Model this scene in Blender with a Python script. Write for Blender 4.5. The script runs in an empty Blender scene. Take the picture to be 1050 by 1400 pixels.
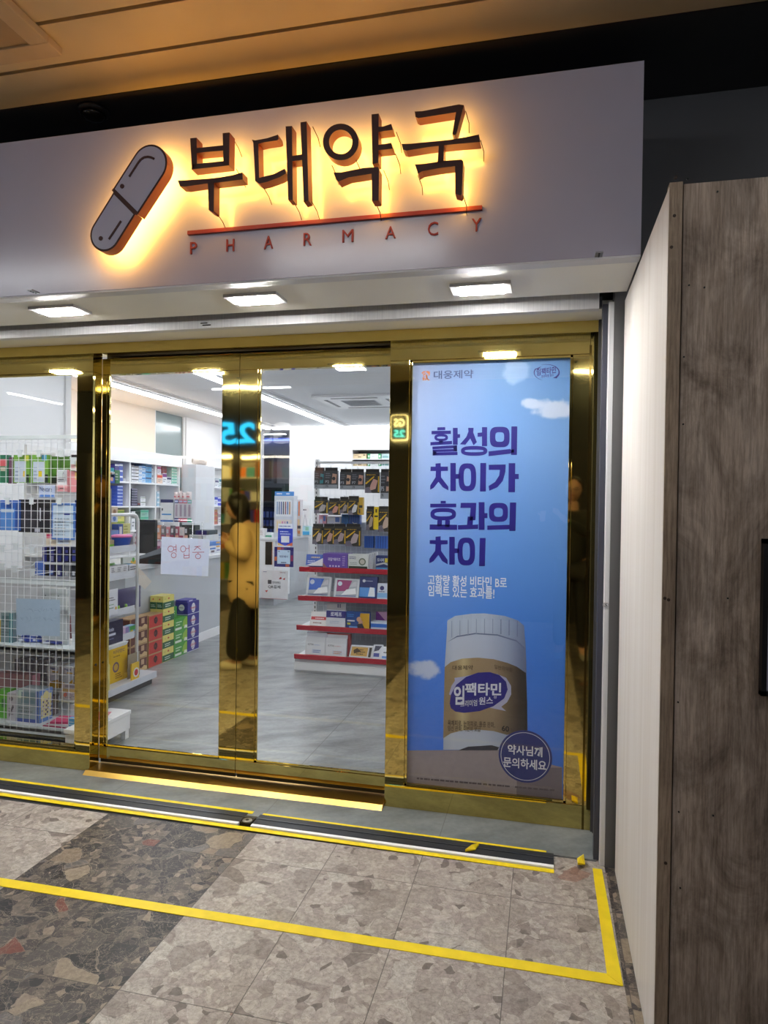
import bpy, bmesh, math, random
from mathutils import Vector, Matrix
random.seed(7)
S = bpy.context.scene
COL = S.collection

# ------------------------------------------------------------------ camera
F_PX, YAW, PITCH, ROLL = 930.0, 0.231707, 0.010972, 0.013739
CAM = Vector((0.0, -3.2, 1.469))
_cy, _sy = math.cos(YAW), math.sin(YAW)
_f0, _r0, _u0 = Vector((-_sy, _cy, 0)), Vector((_cy, _sy, 0)), Vector((0, 0, 1))
FW = _f0*math.cos(PITCH) - _u0*math.sin(PITCH)
_u2 = _u0*math.cos(PITCH) + _f0*math.sin(PITCH)
RT = _r0*math.cos(ROLL) + _u2*math.sin(ROLL)
UP = _u2*math.cos(ROLL) - _r0*math.sin(ROLL)
cd = bpy.data.cameras.new('camera')
cam = bpy.data.objects.new('camera', cd); COL.objects.link(cam)
cam.matrix_world = Matrix(((RT.x, UP.x, -FW.x, CAM.x), (RT.y, UP.y, -FW.y, CAM.y), (RT.z, UP.z, -FW.z, CAM.z), (0, 0, 0, 1)))
cd.sensor_fit = 'VERTICAL'; cd.sensor_height = 24.0; cd.lens = 24.0*F_PX/1400.0
cd.clip_start = 0.02; cd.clip_end = 200
S.camera = cam

# ------------------------------------------------------------------ world, exposure
w = bpy.data.worlds.new('world'); S.world = w; w.use_nodes = True
bg = w.node_tree.nodes['Background']
bg.inputs[0].default_value = (0.62, 0.72, 1.0, 1); bg.inputs[1].default_value = 0.16
S.view_settings.view_transform = 'Standard'; S.view_settings.look = 'None'
S.view_settings.exposure = 0.15; S.view_settings.gamma = 1.0
try: S.view_settings.use_curve_mapping = False
except Exception: pass
S.cycles.max_bounces = 10; S.cycles.diffuse_bounces = 5; S.cycles.glossy_bounces = 6
S.cycles.transparent_max_bounces = 24; S.cycles.use_denoising = True
S.cycles.sample_clamp_indirect = 6.0
STRIP_W = 19.0
DOWN_W = 285.0
HALO_W = 26.0
WARM_W = 9.0        # warm cove over the medicine shelves
TUBE_W = 38.0
GS_W = 3.2          # opposite shop sign

# ------------------------------------------------------------------ pixel -> place on a plane of the world
def ray(px, py): return RT*((px-525)/F_PX) - UP*((py-700)/F_PX) + FW
def atY(px, py, Y=0.0):
    d = ray(px, py); return CAM + d*((Y-CAM.y)/d.y)
def atX(px, py, X):
    d = ray(px, py); return CAM + d*((X-CAM.x)/d.x)
def atZ(px, py, Z=0.0):
    d = ray(px, py); return CAM + d*((Z-CAM.z)/d.z)

# ------------------------------------------------------------------ materials
def lin(c): 
    c = c/255.0
    return c/12.92 if c <= 0.04045 else ((c+0.055)/1.055)**2.4
def L3(c): return (lin(c[0]), lin(c[1]), lin(c[2]), 1.0)
_mc = {}
def M(c, rough=0.5, metal=0.0, noise=0.05, scale=9.0, emit=0.0, spec=0.5, name=None):
    key = (tuple(c), rough, metal, noise, scale, emit, spec)
    if key in _mc: return _mc[key]
    m = bpy.data.materials.new(name or 'paint_%d' % len(_mc)); m.use_nodes = True
    nt = m.node_tree; b = nt.nodes['Principled BSDF']
    b.inputs['Roughness'].default_value = rough; b.inputs['Metallic'].default_value = metal
    b.inputs['Specular IOR Level'].default_value = spec
    col = L3(c)
    if emit:
        b.inputs['Base Color'].default_value = col
        b.inputs['Emission Color'].default_value = col; b.inputs['Emission Strength'].default_value = emit
    else:
        n = nt.nodes.new('ShaderNodeTexNoise'); n.inputs['Scale'].default_value = scale; n.inputs['Detail'].default_value = 3
        tc = nt.nodes.new('ShaderNodeTexCoord'); nt.links.new(tc.outputs['Object'], n.inputs['Vector'])
        r = nt.nodes.new('ShaderNodeValToRGB')
        r.color_ramp.elements[0].position = .3; r.color_ramp.elements[1].position = .7
        r.color_ramp.elements[0].color = tuple(x*(1-noise) for x in col[:3])+(1,)
        r.color_ramp.elements[1].color = tuple(min(1, x*(1+noise)) for x in col[:3])+(1,)
        nt.links.new(n.outputs['Fac'], r.inputs['Fac']); nt.links.new(r.outputs['Color'], b.inputs['Base Color'])
    _mc[key] = m; return m

class NT:
    """small helper for node graphs"""
    def __init__(s, name):
        s.m = bpy.data.materials.new(name); s.m.use_nodes = True
        s.t = s.m.node_tree; s.b = s.t.nodes['Principled BSDF']; s.out = s.t.nodes['Material Output']
    def n(s, typ, **kw):
        o = s.t.nodes.new('ShaderNode'+typ)
        for k, v in kw.items():
            if k.startswith('i_'):
                key = k[2:]
                o.inputs[int(key) if key.isdigit() else key.replace('_', ' ')].default_value = v
            else: setattr(o, k, v)
        return o
    def l(s, a, b): s.t.links.new(a, b)
    def math(s, op, a, b=None, c=None):
        o = s.n('Math', operation=op)
        for i, v in enumerate((a, b, c)):
            if v is None: continue
            if isinstance(v, (int, float)): o.inputs[i].default_value = v
            else: s.l(v, o.inputs[i])
        return o.outputs[0]
    def mix(s, f, a, b, blend='MIX'):
        o = s.n('Mix', data_type='RGBA', blend_type=blend)
        for i, v in ((0, f), (6, a), (7, b)):
            if isinstance(v, (int, float)): o.inputs[i].default_value = v
            elif isinstance(v, tuple): o.inputs[i].default_value = v
            else: s.l(v, o.inputs[i])
        return o.outputs[2]
    def ramp(s, f, stops, interp='LINEAR'):
        o = s.n('ValToRGB'); cr = o.color_ramp; cr.interpolation = interp
        while len(cr.elements) < len(stops): cr.elements.new(0.5)
        for e, (p, c) in zip(cr.elements, stops):
            e.position = p; e.color = L3(c) if len(c) == 3 else c
        s.l(f, o.inputs[0]); return o.outputs[0]
    def pos(s): 
        g = s.n('NewGeometry'); return g.outputs['Position']
    def sep(s, v):
        o = s.n('SeparateXYZ'); s.l(v, o.inputs[0]); return o.outputs
    def comb(s, x, y, z):
        o = s.n('CombineXYZ')
        for i, v in enumerate((x, y, z)):
            if isinstance(v, (int, float)): o.inputs[i].default_value = v
            else: s.l(v, o.inputs[i])
        return o.outputs[0]
    def noise(s, v, scale, detail=4, rough=.5, dist=0):
        o = s.n('TexNoise', i_Scale=scale, i_Detail=detail, i_Roughness=rough, i_Distortion=dist)
        if v is not None: s.l(v, o.inputs['Vector'])
        return o.outputs['Fac'], o.outputs['Color']
    def vmath(s, op, a, b):
        o = s.n('VectorMath', operation=op)
        for i, v in enumerate((a, b)):
            if isinstance(v, tuple): o.inputs[i].default_value = v
            else: s.l(v, o.inputs[i])
        return o.outputs[0]
    def bump(s, h, strength=.2, dist=.01):
        o = s.n('Bump', i_Strength=strength, i_Distance=dist); s.l(h, o.inputs['Height']); s.l(o.outputs[0], s.b.inputs['Normal'])

def glass_mat(name, tint=(0.985, 0.992, 0.99), rough=0.0):
    k = NT(name); t = k.t
    tr = k.n('BsdfTransparent'); tr.inputs[0].default_value = (*tint, 1)
    gl = k.n('BsdfGlossy'); gl.inputs['Roughness'].default_value = rough
    lw = k.n('LayerWeight'); mx = k.n('MixShader')
    fr = k.math('ADD', .045, k.math('MULTIPLY', .9, k.math('POWER', lw.outputs['Facing'], 5.)))
    k.l(fr, mx.inputs[0]); k.l(tr.outputs[0], mx.inputs[1]); k.l(gl.outputs[0], mx.inputs[2])
    k.l(mx.outputs[0], k.out.inputs[0]); t.nodes.remove(k.b); return k.m

def mirror_brass():
    k = NT('polished_brass'); p = k.pos(); b = k.b
    b.inputs['Metallic'].default_value = 1.0; b.inputs['Roughness'].default_value = 0.035
    f, _ = k.noise(p, 7, 4)
    b_c = k.ramp(f, [(.3, (212, 190, 112)), (.7, (222, 201, 124))]); k.l(b_c, b.inputs['Base Color'])
    f2, _ = k.noise(k.vmath('MULTIPLY', p, (3.0, 1.0, 5.0)), 1.6, 1)
    k.bump(f2, .012, .02); return k.m
def stainless():
    k = NT('brushed_stainless'); p = k.pos(); b = k.b
    b.inputs['Metallic'].default_value = .12; b.inputs['Roughness'].default_value = .34
    f, _ = k.noise(k.vmath('MULTIPLY', p, (120., 120., 1.)), 2, 3)
    k.l(k.ramp(f, [(.3, (218, 219, 223)), (.7, (236, 237, 240))]), b.inputs['Base Color']); return k.m

def breccia():
    """polished breccia floor tiles laid on a grid, pale columns with a dark pair of columns and a dark border"""
    k = NT('breccia_marble_tiles'); b = k.b; p = k.pos(); x, y, z = k.sep(p)
    tx = k.math('DIVIDE', k.math('ADD', x, 1.97), 0.374); ty = k.math('DIVIDE', k.math('ADD', y, 0.223), 0.394)
    ix, iy = k.math('FLOOR', tx), k.math('FLOOR', ty)
    wn = k.n('TexWhiteNoise', noise_dimensions='3D'); k.l(k.comb(ix, iy, 0), wn.inputs['Vector'])
    off = k.vmath('MULTIPLY', wn.outputs['Color'], (9., 9., 9.))
    q = k.vmath('ADD', p, off)
    _, nc = k.noise(q, 9, 3)
    wv = k.vmath('ADD', q, k.vmath('MULTIPLY', k.vmath('SUBTRACT', nc, (.5, .5, .5)), (.075, .075, .0)))
    big = k.n('TexVoronoi', i_Scale=9.5, i_Randomness=1.0); k.l(wv, big.inputs['Vector'])
    edge = k.n('TexVoronoi', feature='DISTANCE_TO_EDGE', i_Scale=9.5); k.l(wv, edge.inputs['Vector'])
    sm = k.n('TexVoronoi', i_Scale=34.0); k.l(wv, sm.inputs['Vector'])
    sme = k.n('TexVoronoi', feature='DISTANCE_TO_EDGE', i_Scale=34.0); k.l(wv, sme.inputs['Vector'])
    hb = k.sep(big.outputs['Color'])[0]; hs = k.sep(sm.outputs['Color'])[1]; hb2 = k.sep(big.outputs['Color'])[2]
    lite = [(0, (192, 180, 168)), (.25, (206, 196, 184)), (.45, (184, 172, 160)), (.6, (216, 208, 196)), (.76, (164, 152, 142)), (.85, (202, 190, 178)), (.92, (128, 116, 108)), (.97, (172, 128, 110))]
    litS = [(0, (204, 192, 180)), (.3, (190, 177, 166)), (.6, (212, 201, 189)), (.84, (172, 160, 149)), (.95, (136, 124, 116))]
    dark = [(0, (46, 44, 46)), (.26, (92, 86, 82)), (.42, (58, 56, 58)), (.56, (150, 132, 112)), (.64, (118, 112, 110)), (.76, (64, 60, 60)), (.86, (164, 148, 126)), (.95, (130, 72, 58))]
    darS = [(0, (104, 94, 86)), (.3, (76, 70, 68)), (.55, (126, 113, 102)), (.75, (54, 52, 54)), (.9, (160, 144, 126))]
    # big chips only where their hash says so, fine matrix in between
    chip = k.math('GREATER_THAN', hb2, .5)
    inner = k.math('GREATER_THAN', edge.outputs['Distance'], .018)
    chipm = k.math('MULTIPLY', chip, inner)
    chl = k.math('MULTIPLY', chipm, .72)
    cl = k.mix(chl, k.ramp(hs, litS, 'CONSTANT'), k.ramp(hb, lite, 'CONSTANT'))
    cdk = k.mix(chipm, k.ramp(hs, darS, 'CONSTANT'), k.ramp(hb, dark, 'CONSTANT'))
    vein = k.math('LESS_THAN', sme.outputs['Distance'], .012)
    cl = k.mix(k.math('MULTIPLY', vein, .35), cl, L3((120, 106, 92)))
    cdk = k.mix(k.math('MULTIPLY', vein, .45), cdk, L3((168, 152, 132)))
    fn, _ = k.noise(q, 60, 5, .65)
    fv, _ = k.noise(q, 14, 6, .7, 1.2)
    band = k.math('MULTIPLY', k.math('LESS_THAN', ix, 1.5), k.math('GREATER_THAN', ix, -.5))
    left2 = k.math('LESS_THAN', ix, -6.5)
    bord = k.math('GREATER_THAN', x, .262)
    dk = k.math('MINIMUM', k.math('ADD', k.math('ADD', band, bord), left2), 1)
    c = k.mix(dk, cl, cdk)
    c = k.mix(.55, c, k.ramp(fn, [(.3, (138, 132, 128)), (.65, (255, 255, 255))]), 'MULTIPLY')
    rim = k.math('MULTIPLY', chip, k.math('LESS_THAN', k.math('ABSOLUTE', k.math('SUBTRACT', edge.outputs['Distance'], .02)), .006))
    c = k.mix(k.math('MULTIPLY', rim, .3), c, k.mix(dk, L3((96, 84, 76)), L3((180, 164, 146))))
    thin = k.math('LESS_THAN', k.math('ABSOLUTE', k.math('SUBTRACT', fv, .5)), .008)
    c = k.mix(k.math('MULTIPLY', thin, .45), c, k.mix(dk, L3((98, 84, 74)), L3((190, 172, 150))))
    fx, fy = k.math('FRACT', tx), k.math('FRACT', ty)
    jx = k.math('LESS_THAN', k.math('MINIMUM', fx, k.math('SUBTRACT', 1, fx)), .004)
    jy = k.math('LESS_THAN', k.math('MINIMUM', fy, k.math('SUBTRACT', 1, fy)), .004)
    j = k.math('MAXIMUM', jx, jy)
    c = k.mix(k.math('MULTIPLY', j, .75), c, L3((70, 64, 60)))
    c = k.mix(1.0, c, (.75, .76, .785, 1), 'MULTIPLY')
    k.l(c, b.inputs['Base Color'])
    b.inputs['Roughness'].default_value = .38; b.inputs['Specular IOR Level'].default_value = .4
    rg = k.math('ADD', .3, k.math('MULTIPLY', fn, .2)); k.l(rg, b.inputs['Roughness'])
    return k.m

def stone_plank(name, a, bb, tile=(0.9, 0.6), rough=.38):
    k = NT(name); b = k.b; p = k.pos(); x, y, z = k.sep(p)
    f1, _ = k.noise(k.vmath('MULTIPLY', k.comb(k.math('ADD', x, k.math('MULTIPLY', y, .55)), k.math('SUBTRACT', y, k.math('MULTIPLY', x, .55)), z), (1.5, 3.8, 1.)), 1.3, 8, .66, .25)
    f2, _ = k.noise(p, 45, 4)
    c = k.ramp(f1, [(.3, a), (.7, bb)])
    c = k.mix(.25, c, k.ramp(f2, [(.3, (150, 150, 150)), (.7, (255, 255, 255))]), 'MULTIPLY')
    tx, ty = k.math('FRACT', k.math('DIVIDE', k.math('ADD', x, 20.35), tile[0])), k.math('FRACT', k.math('DIVIDE', k.math('ADD', y, 20.12), tile[1]))
    j = k.math('MAXIMUM', k.math('LESS_THAN', tx, .004), k.math('LESS_THAN', ty, .005))
    c = k.mix(k.math('MULTIPLY', j, .6), c, L3((70, 72, 72)))
    k.l(c, b.inputs['Base Color']); b.inputs['Roughness'].default_value = rough; b.inputs['Specular IOR Level'].default_value = .4
    return k.m

def wood_sheet(name, stops, sx=26., sz=.8, knot=0.0, rough=.6):
    k = NT(name); b = k.b; p = k.pos()
    f, _ = k.noise(k.vmath('MULTIPLY', p, (sx, sx, sz)), 1.4, 8, .65, .35)
    c = k.ramp(f, stops)
    if knot:
        f2, _ = k.noise(k.vmath('MULTIPLY', p, (3., 3., 1.6)), 2.2, 6, .7, .6)
        c = k.mix(knot, c, k.ramp(f2, [(.35, (120, 104, 92)), (.6, (255, 250, 246))]), 'MULTIPLY')
        f3, _ = k.noise(k.vmath('MULTIPLY', p, (90., 90., 5.)), 2.2, 5, .7)
        c = k.mix(.55, c, k.ramp(f3, [(.35, (138, 128, 120)), (.6, (255, 255, 255))]), 'MULTIPLY')
    k.l(c, b.inputs['Base Color']); b.inputs['Roughness'].default_value = rough; b.inputs['Specular IOR Level'].default_value = .25
    k.bump(f, .08, .002); return k.m

def lit_panel(name, c, strength):
    k = NT(name); k.t.nodes.remove(k.b)
    e = k.n('Emission', i_Strength=strength); e.inputs[0].default_value = (*c, 1)
    k.l(e.outputs[0], k.out.inputs[0]); return k.m

def PAPER(c, t=.45):
    k = NT('thin_paper'); f, _ = k.noise(k.pos(), 40, 3); col = k.ramp(f, [(.3, tuple(int(v*.98) for v in c)), (.7, c)])
    k.l(col, k.b.inputs['Base Color']); k.b.inputs['Roughness'].default_value = .7
    thin_sheet(k, col, t); return k.m
def thin_sheet(k, col, t):
    tl = k.n('BsdfTranslucent'); mx = k.n('MixShader', i_0=t); k.l(col, tl.inputs[0]) if not isinstance(col, tuple) else None
    k.l(k.b.outputs[0], mx.inputs[1]); k.l(tl.outputs[0], mx.inputs[2]); k.l(mx.outputs[0], k.out.inputs[0])
BRASS = mirror_brass(); STEEL = stainless(); GLASS = glass_mat('clear_glass')
WHITE = M((236, 236, 238), .45, noise=.02); OFFW = M((222, 222, 224), .5, noise=.02)
LACQ = M((232, 233, 236), .3, noise=.015)
BLACK = M((18, 18, 20), .45); DARK = M((40, 40, 44), .5); GREY = M((150, 152, 156), .5)
WIRE = M((222, 226, 232), .35); CHROME = M((210, 210, 212), .18, 1.0)
YEL = M((236, 208, 16), .5, noise=.1, scale=30)

# ------------------------------------------------------------------ mesh builder
def V(*a): return Vector(a)
_tcache = {}
def text_shape(s, bold=0.0, spacing=1.0):
    key = (s, bold, spacing)
    if key in _tcache: return _tcache[key]
    c = bpy.data.curves.new('lettering', 'FONT'); c.body = s; c.size = 1.0; c.offset = bold; c.resolution_u = 3
    c.space_character = spacing
    o = bpy.data.objects.new('lettering', c); COL.objects.link(o)
    bpy.context.view_layer.update()
    dg = bpy.context.evaluated_depsgraph_get(); me = o.evaluated_get(dg).to_mesh()
    vs = [(v.co.x, v.co.y) for v in me.vertices]; fs = [tuple(p.vertices) for p in me.polygons]
    o.evaluated_get(dg).to_mesh_clear(); bpy.data.objects.remove(o); bpy.data.curves.remove(c)
    x0 = min(v[0] for v in vs); x1 = max(v[0] for v in vs); y0 = min(v[1] for v in vs); y1 = max(v[1] for v in vs)
    r = ([((x-x0)/max(1e-6, x1-x0), (y-y0)/max(1e-6, y1-y0)) for x, y in vs], fs, (x1-x0)/max(1e-6, (y1-y0)))
    _tcache[key] = r; return r

class MB:
    def __init__(s, T=None):
        s.v = []; s.f = []; s.fm = []; s.ms = []; s.sm = []; s.T = T
    def mi(s, m):
        if m not in s.ms: s.ms.append(m)
        return s.ms.index(m)
    def addv(s, p):
        p = Vector(p)
        s.v.append(s.T @ p if s.T else p); return len(s.v)-1
    def face(s, idx, m, smooth=False): s.f.append(tuple(idx)); s.fm.append(s.mi(m)); s.sm.append(smooth)
    def poly(s, pts, m): s.face([s.addv(p) for p in pts], m); return s
    def box(s, x0, x1, y0, y1, z0, z1, m):
        a = [s.addv(p) for p in ((x0,y0,z0),(x1,y0,z0),(x1,y1,z0),(x0,y1,z0),(x0,y0,z1),(x1,y0,z1),(x1,y1,z1),(x0,y1,z1))]
        for q in ((0,3,2,1),(4,5,6,7),(0,1,5,4),(1,2,6,5),(2,3,7,6),(3,0,4,7)): s.face([a[i] for i in q], m)
        return s
    def prism(s, pts, vec, m, side=None, back=None):
        vec = Vector(vec); a = [s.addv(p) for p in pts]; b = [s.addv(Vector(p)+vec) for p in pts]; n = len(a)
        s.face(a, m); s.face(b[::-1], back or side or m)
        for i in range(n):
            j = (i+1) % n; s.face((a[j], a[i], b[i], b[j]), side or m)
        return s
    def tube(s, path, r, m, n=6, caps=True):
        path = [Vector(p) for p in path]; rings = []
        for i, p in enumerate(path):
            t = (path[min(i+1, len(path)-1)]-path[max(i-1, 0)]).normalized()
            a = Vector((0, 0, 1)) if abs(t.z) < .9 else Vector((1, 0, 0))
            u = t.cross(a).normalized(); v2 = t.cross(u)
            rr = r[i] if isinstance(r, (list, tuple)) else r
            rings.append([s.addv(p+u*math.cos(2*math.pi*k/n)*rr+v2*math.sin(2*math.pi*k/n)*rr) for k in range(n)])
        for A, B in zip(rings, rings[1:]):
            for k in range(n): s.face((A[k], A[(k+1) % n], B[(k+1) % n], B[k]), m, n > 5)
        if caps: s.face(rings[0][::-1], m); s.face(rings[-1], m)
        return s
    def lathe(s, prof, c, m, n=20, mats=None):
        c = Vector(c); rings = []
        for r, z in prof: rings.append([s.addv(c+V(r*math.cos(2*math.pi*k/n), r*math.sin(2*math.pi*k/n), z)) for k in range(n)])
        for i, (A, B) in enumerate(zip(rings, rings[1:])):
            for k in range(n): s.face((A[k], A[(k+1) % n], B[(k+1) % n], B[k]), mats[i] if mats else m, True)
        s.face(rings[0][::-1], m); s.face(rings[-1], mats[-1] if mats else m)
        return s
    def text(s, body, o, xd, up, wid, hei, m, bold=0.0, spacing=1.0, fit=False):
        """lettering from lower-left corner o, scaled into wid x hei (fit keeps its own proportions)"""
        vs, fs, asp = text_shape(body, bold, spacing); o = Vector(o); xd = Vector(xd); up = Vector(up)
        if fit: wid = min(wid, hei*asp)
        ids = [s.addv(o+xd*(x*wid)+up*(y*hei)) for x, y in vs]
        for f in fs: s.face([ids[i] for i in f], m)
        return s
    def build(s, name, parent=None, bevel=0.0, origin=None, smooth=False):
        mn = [min(v[i] for v in s.v) for i in range(3)]; mx = [max(v[i] for v in s.v) for i in range(3)]
        if parent is not None: og = WLOC[parent.name]
        elif origin is not None: og = Vector(origin)
        else: og = V((mn[0]+mx[0])/2, (mn[1]+mx[1])/2, mn[2])
        me = bpy.data.meshes.new(name); me.from_pydata([v-og for v in s.v], [], s.f)
        for m in s.ms: me.materials.append(m)
        me.polygons.foreach_set('material_index', s.fm)
        me.polygons.foreach_set('use_smooth', [bool(q or smooth) for q in s.sm]); me.update()
        o = bpy.data.objects.new(name, me); COL.objects.link(o)
        if parent is not None: o.parent = parent; WLOC[o.name] = og
        else: o.location = og; WLOC[o.name] = og
        if bevel:
            b = o.modifiers.new('bevel', 'BEVEL'); b.width = bevel; b.segments = 2; b.limit_method = 'ANGLE'; b.angle_limit = .7
        return o
WLOC = {}
def tag(o, label=None, cat=None, group=None, kind=None):
    if label: o['label'] = label
    if cat: o['category'] = cat
    if group: o['group'] = group
    if kind: o['kind'] = kind
    return o
def thing(name, label, cat, loc, group=None):
    o = bpy.data.objects.new(name, None); COL.objects.link(o); o.location = Vector(loc); o.empty_display_size = .05
    WLOC[o.name] = Vector(loc); return tag(o, label, cat, group)
def struct(mb, name, bevel=0.0): return tag(mb.build(name, bevel=bevel), kind='structure')
def dup(root, loc, label=None):
    r = root.copy(); COL.objects.link(r); r.location = Vector(loc)
    if label: r['label'] = label
    for ch in list(root.children):
        c = ch.copy(); COL.objects.link(c); c.parent = r
        for g in list(ch.children):
            d = g.copy(); COL.objects.link(d); d.parent = c
    return r
def frame(o, rot=0.0, tilt=0.0):
    """local axes of a packet: x right along its front, y into it, z up"""
    return Matrix.Translation(Vector(o)) @ Matrix.Rotation(math.radians(rot), 4, 'Z') @ Matrix.Rotation(math.radians(-tilt), 4, 'X')

def decals(mb, w, h, d, ds):
    """printed patches on the faces of a w x d x h packet whose front is y=0"""
    for i, e in enumerate(ds):
        e = list(e); face = 'f'
        if e[0][0] in 'SL' and len(e[0]) > 1: face = e[0][0]; e[0] = e[0][1:]
        off = .0006+.0005*i
        if face == 'f': fn = lambda u, v: V(-w/2+u*w, -off, v*h); xd, up, W, H = V(1,0,0), V(0,0,1), w, h
        elif face == 'S': fn = lambda u, v: V(w/2+off, u*d, v*h); xd, up, W, H = V(0,1,0), V(0,0,1), d, h
        else: fn = lambda u, v: V(-w/2-off, d-u*d, v*h); xd, up, W, H = V(0,-1,0), V(0,0,1), d, h
        k = e[0]
        if k == 'r': mb.poly([fn(e[1], e[2]), fn(e[3], e[2]), fn(e[3], e[4]), fn(e[1], e[4])], M(e[5], .4))
        elif k == 'c':
            r = e[3]; n = 18
            mb.poly([fn(e[1]+r*H/W*math.cos(a*2*math.pi/n)*(e[5] if len(e) > 5 else 1), e[2]+r*math.sin(a*2*math.pi/n)) for a in range(n)], M(e[4], .4))
        elif k == 'p': mb.poly([fn(*q) for q in e[1]], M(e[2], .4))
        elif k == 't': mb.text(e[1], fn(e[2], e[3]), xd, up, (e[4]-e[2])*W, (e[5]-e[3])*H, M(e[6], .4), e[7] if len(e) > 7 else 0.012)
        elif k == 'l':      # rows of small print
            rnd = random.Random(e[5]*7+int(e[1]*100)); n = e[5]
            for r in range(n):
                v0 = e[4]-(r+.75)*(e[4]-e[2])/n; v1 = v0+.42*(e[4]-e[2])/n; u = e[1]
                lim = e[1]+(e[3]-e[1])*rnd.uniform(.6, 1)
                while u < lim:
                    u2 = min(lim, u+(e[3]-e[1])*rnd.uniform(.06, .2))
                    mb.poly([fn(u, v0), fn(u2, v0), fn(u2, v1), fn(u, v1)], M(e[6], .5)); u = u2+(e[3]-e[1])*.035

def pack(name, label, cat, o, w, d, h, base, ds=(), rot=0, tilt=0, group=None, kind='box', rough=.4):
    o = Vector(o); o.z += d*math.sin(math.radians(tilt))
    mb = MB(frame(o, rot, tilt)); m = base if not isinstance(base, tuple) else M(base, rough)
    if kind == 'box': mb.box(-w/2, w/2, 0, d, 0, h, m)
    elif kind == 'pouch':
        nx, nz = 8, 9; idx = {}
        for sgn in (0, 1):
            for i in range(nx+1):
                for j in range(nz+1):
                    a = math.sin(math.pi*i/nx)**.6*math.sin(math.pi*j/nz)**.5
                    y = d/2+(-1 if sgn == 0 else 1)*d/2*a + .0012*math.sin(i*5.1+j*3.3)
                    idx[sgn, i, j] = mb.addv((-w/2+w*i/nx, y, h*j/nz))
        for sgn in (0, 1):
            for i in range(nx):
                for j in range(nz):
                    q = [idx[sgn, i, j], idx[sgn, i+1, j], idx[sgn, i+1, j+1], idx[sgn, i, j+1]]
                    mb.face(q if sgn == 0 else q[::-1], m, True)
    elif kind == 'round':
        mb.lathe([(w/2*.94, 0), (w/2, .004), (w/2, h*.78), (w/2*.72, h*.84), (w/2*.72, h*.86), (w/2*.76, h*.87), (w/2*.76, h)], (0, d/2, 0), m, 14,
                 [m, m, m, WHITE, WHITE, WHITE])
    decals(mb, w, h, d, ds)
    o2 = mb.build(name); return tag(o2, label, cat, group)
def rectY(x0, y0, x1, y1, Y):
    a = atY((x0+x1)/2, y1, Y); b = atY((x0+x1)/2, y0, Y); l = atY(x0, (y0+y1)/2, Y); r = atY(x1, (y0+y1)/2, Y)
    return V((l.x+r.x)/2, Y, a.z), r.x-l.x, b.z-a.z
def rectX(x0, y0, x1, y1, X):
    a = atX((x0+x1)/2, y1, X); b = atX((x0+x1)/2, y0, X); l = atX(x0, (y0+y1)/2, X); r = atX(x1, (y0+y1)/2, X)
    return V(X, (l.y+r.y)/2, a.z), r.y-l.y, b.z-a.z
def _rest(o, h, z, kw):
    keep = kw.pop('keep', False)
    if z is not None:
        if keep: h = max(.01, o.z+h-z)
        o.z = z
    return h
def packY(px, Y, name, label, cat, d, base, ds=(), z=None, **kw):
    o, wd, h = rectY(*px, Y); h = _rest(o, h, z, kw)
    return pack(name, label, cat, o, wd, d, h, base, ds, **kw)
def packX(px, X, name, label, cat, d, base, ds=(), z=None, **kw):
    o, wd, h = rectX(*px, X); h = _rest(o, h, z, kw)
    return pack(name, label, cat, o, wd, d, h, base, ds, rot=90, **kw)

# ================================================================== SETTING: concourse
CEIL = 3.10
struct(MB().box(-10.5, 4.2, -7.0, -.4, -.06, 0, breccia()), 'floor')
GREYSTONE = stone_plank('grey_stone_sill', (92, 97, 100), (136, 141, 143), (.83, 3.), .35)
SHOPFLOOR = stone_plank('grey_stone_shop_floor', (104, 108, 110), (170, 174, 175), (1.19, 1.19), .3)
mb = MB().box(-6, .231, -.262, .05, -.06, .006, GREYSTONE); struct(mb, 'floor_sill')
struct(MB().box(-6, .06, -.4, -.262, -.06, -.004, M((30, 31, 34), .6)).box(.06, 4.2, -.4, .05, -.06, -.001, breccia()), 'floor_track_bed')
struct(MB().box(-7, 3.2, .05, 9.6, -.06, 0, SHOPFLOOR), 'shop_floor')
# slatted concourse ceiling: boards along x with dark gaps
BOARD = M((222, 200, 156), .5, .15, .06, 3)
mb = MB(); y = -7.0
mb.box(-10.5, 4.2, -7.0, .0, CEIL+.09, CEIL+.13, M((12, 12, 12), .8))
yy = -.785
while yy > -7:
    mb.box(-10.5, 4.2, yy-.19, yy, CEIL, CEIL+.02, BOARD); yy -= .207
mb.box(-7, 4.2, -.779, -.30, CEIL, CEIL+.02, M((52, 50, 50), .4))  # board behind the fascia, its shade put into the dark colour
struct(mb, 'ceiling')
struct(MB().box(.262, 4.2, -.30, -.18, 0, CEIL+.1, M((88, 88, 90), .6, noise=.06, scale=3)), 'wall_right')
struct(MB().box(-7.1, 4.3, -.14, -.02, 2.96, CEIL+.1, DARK), 'wall_front')
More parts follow.
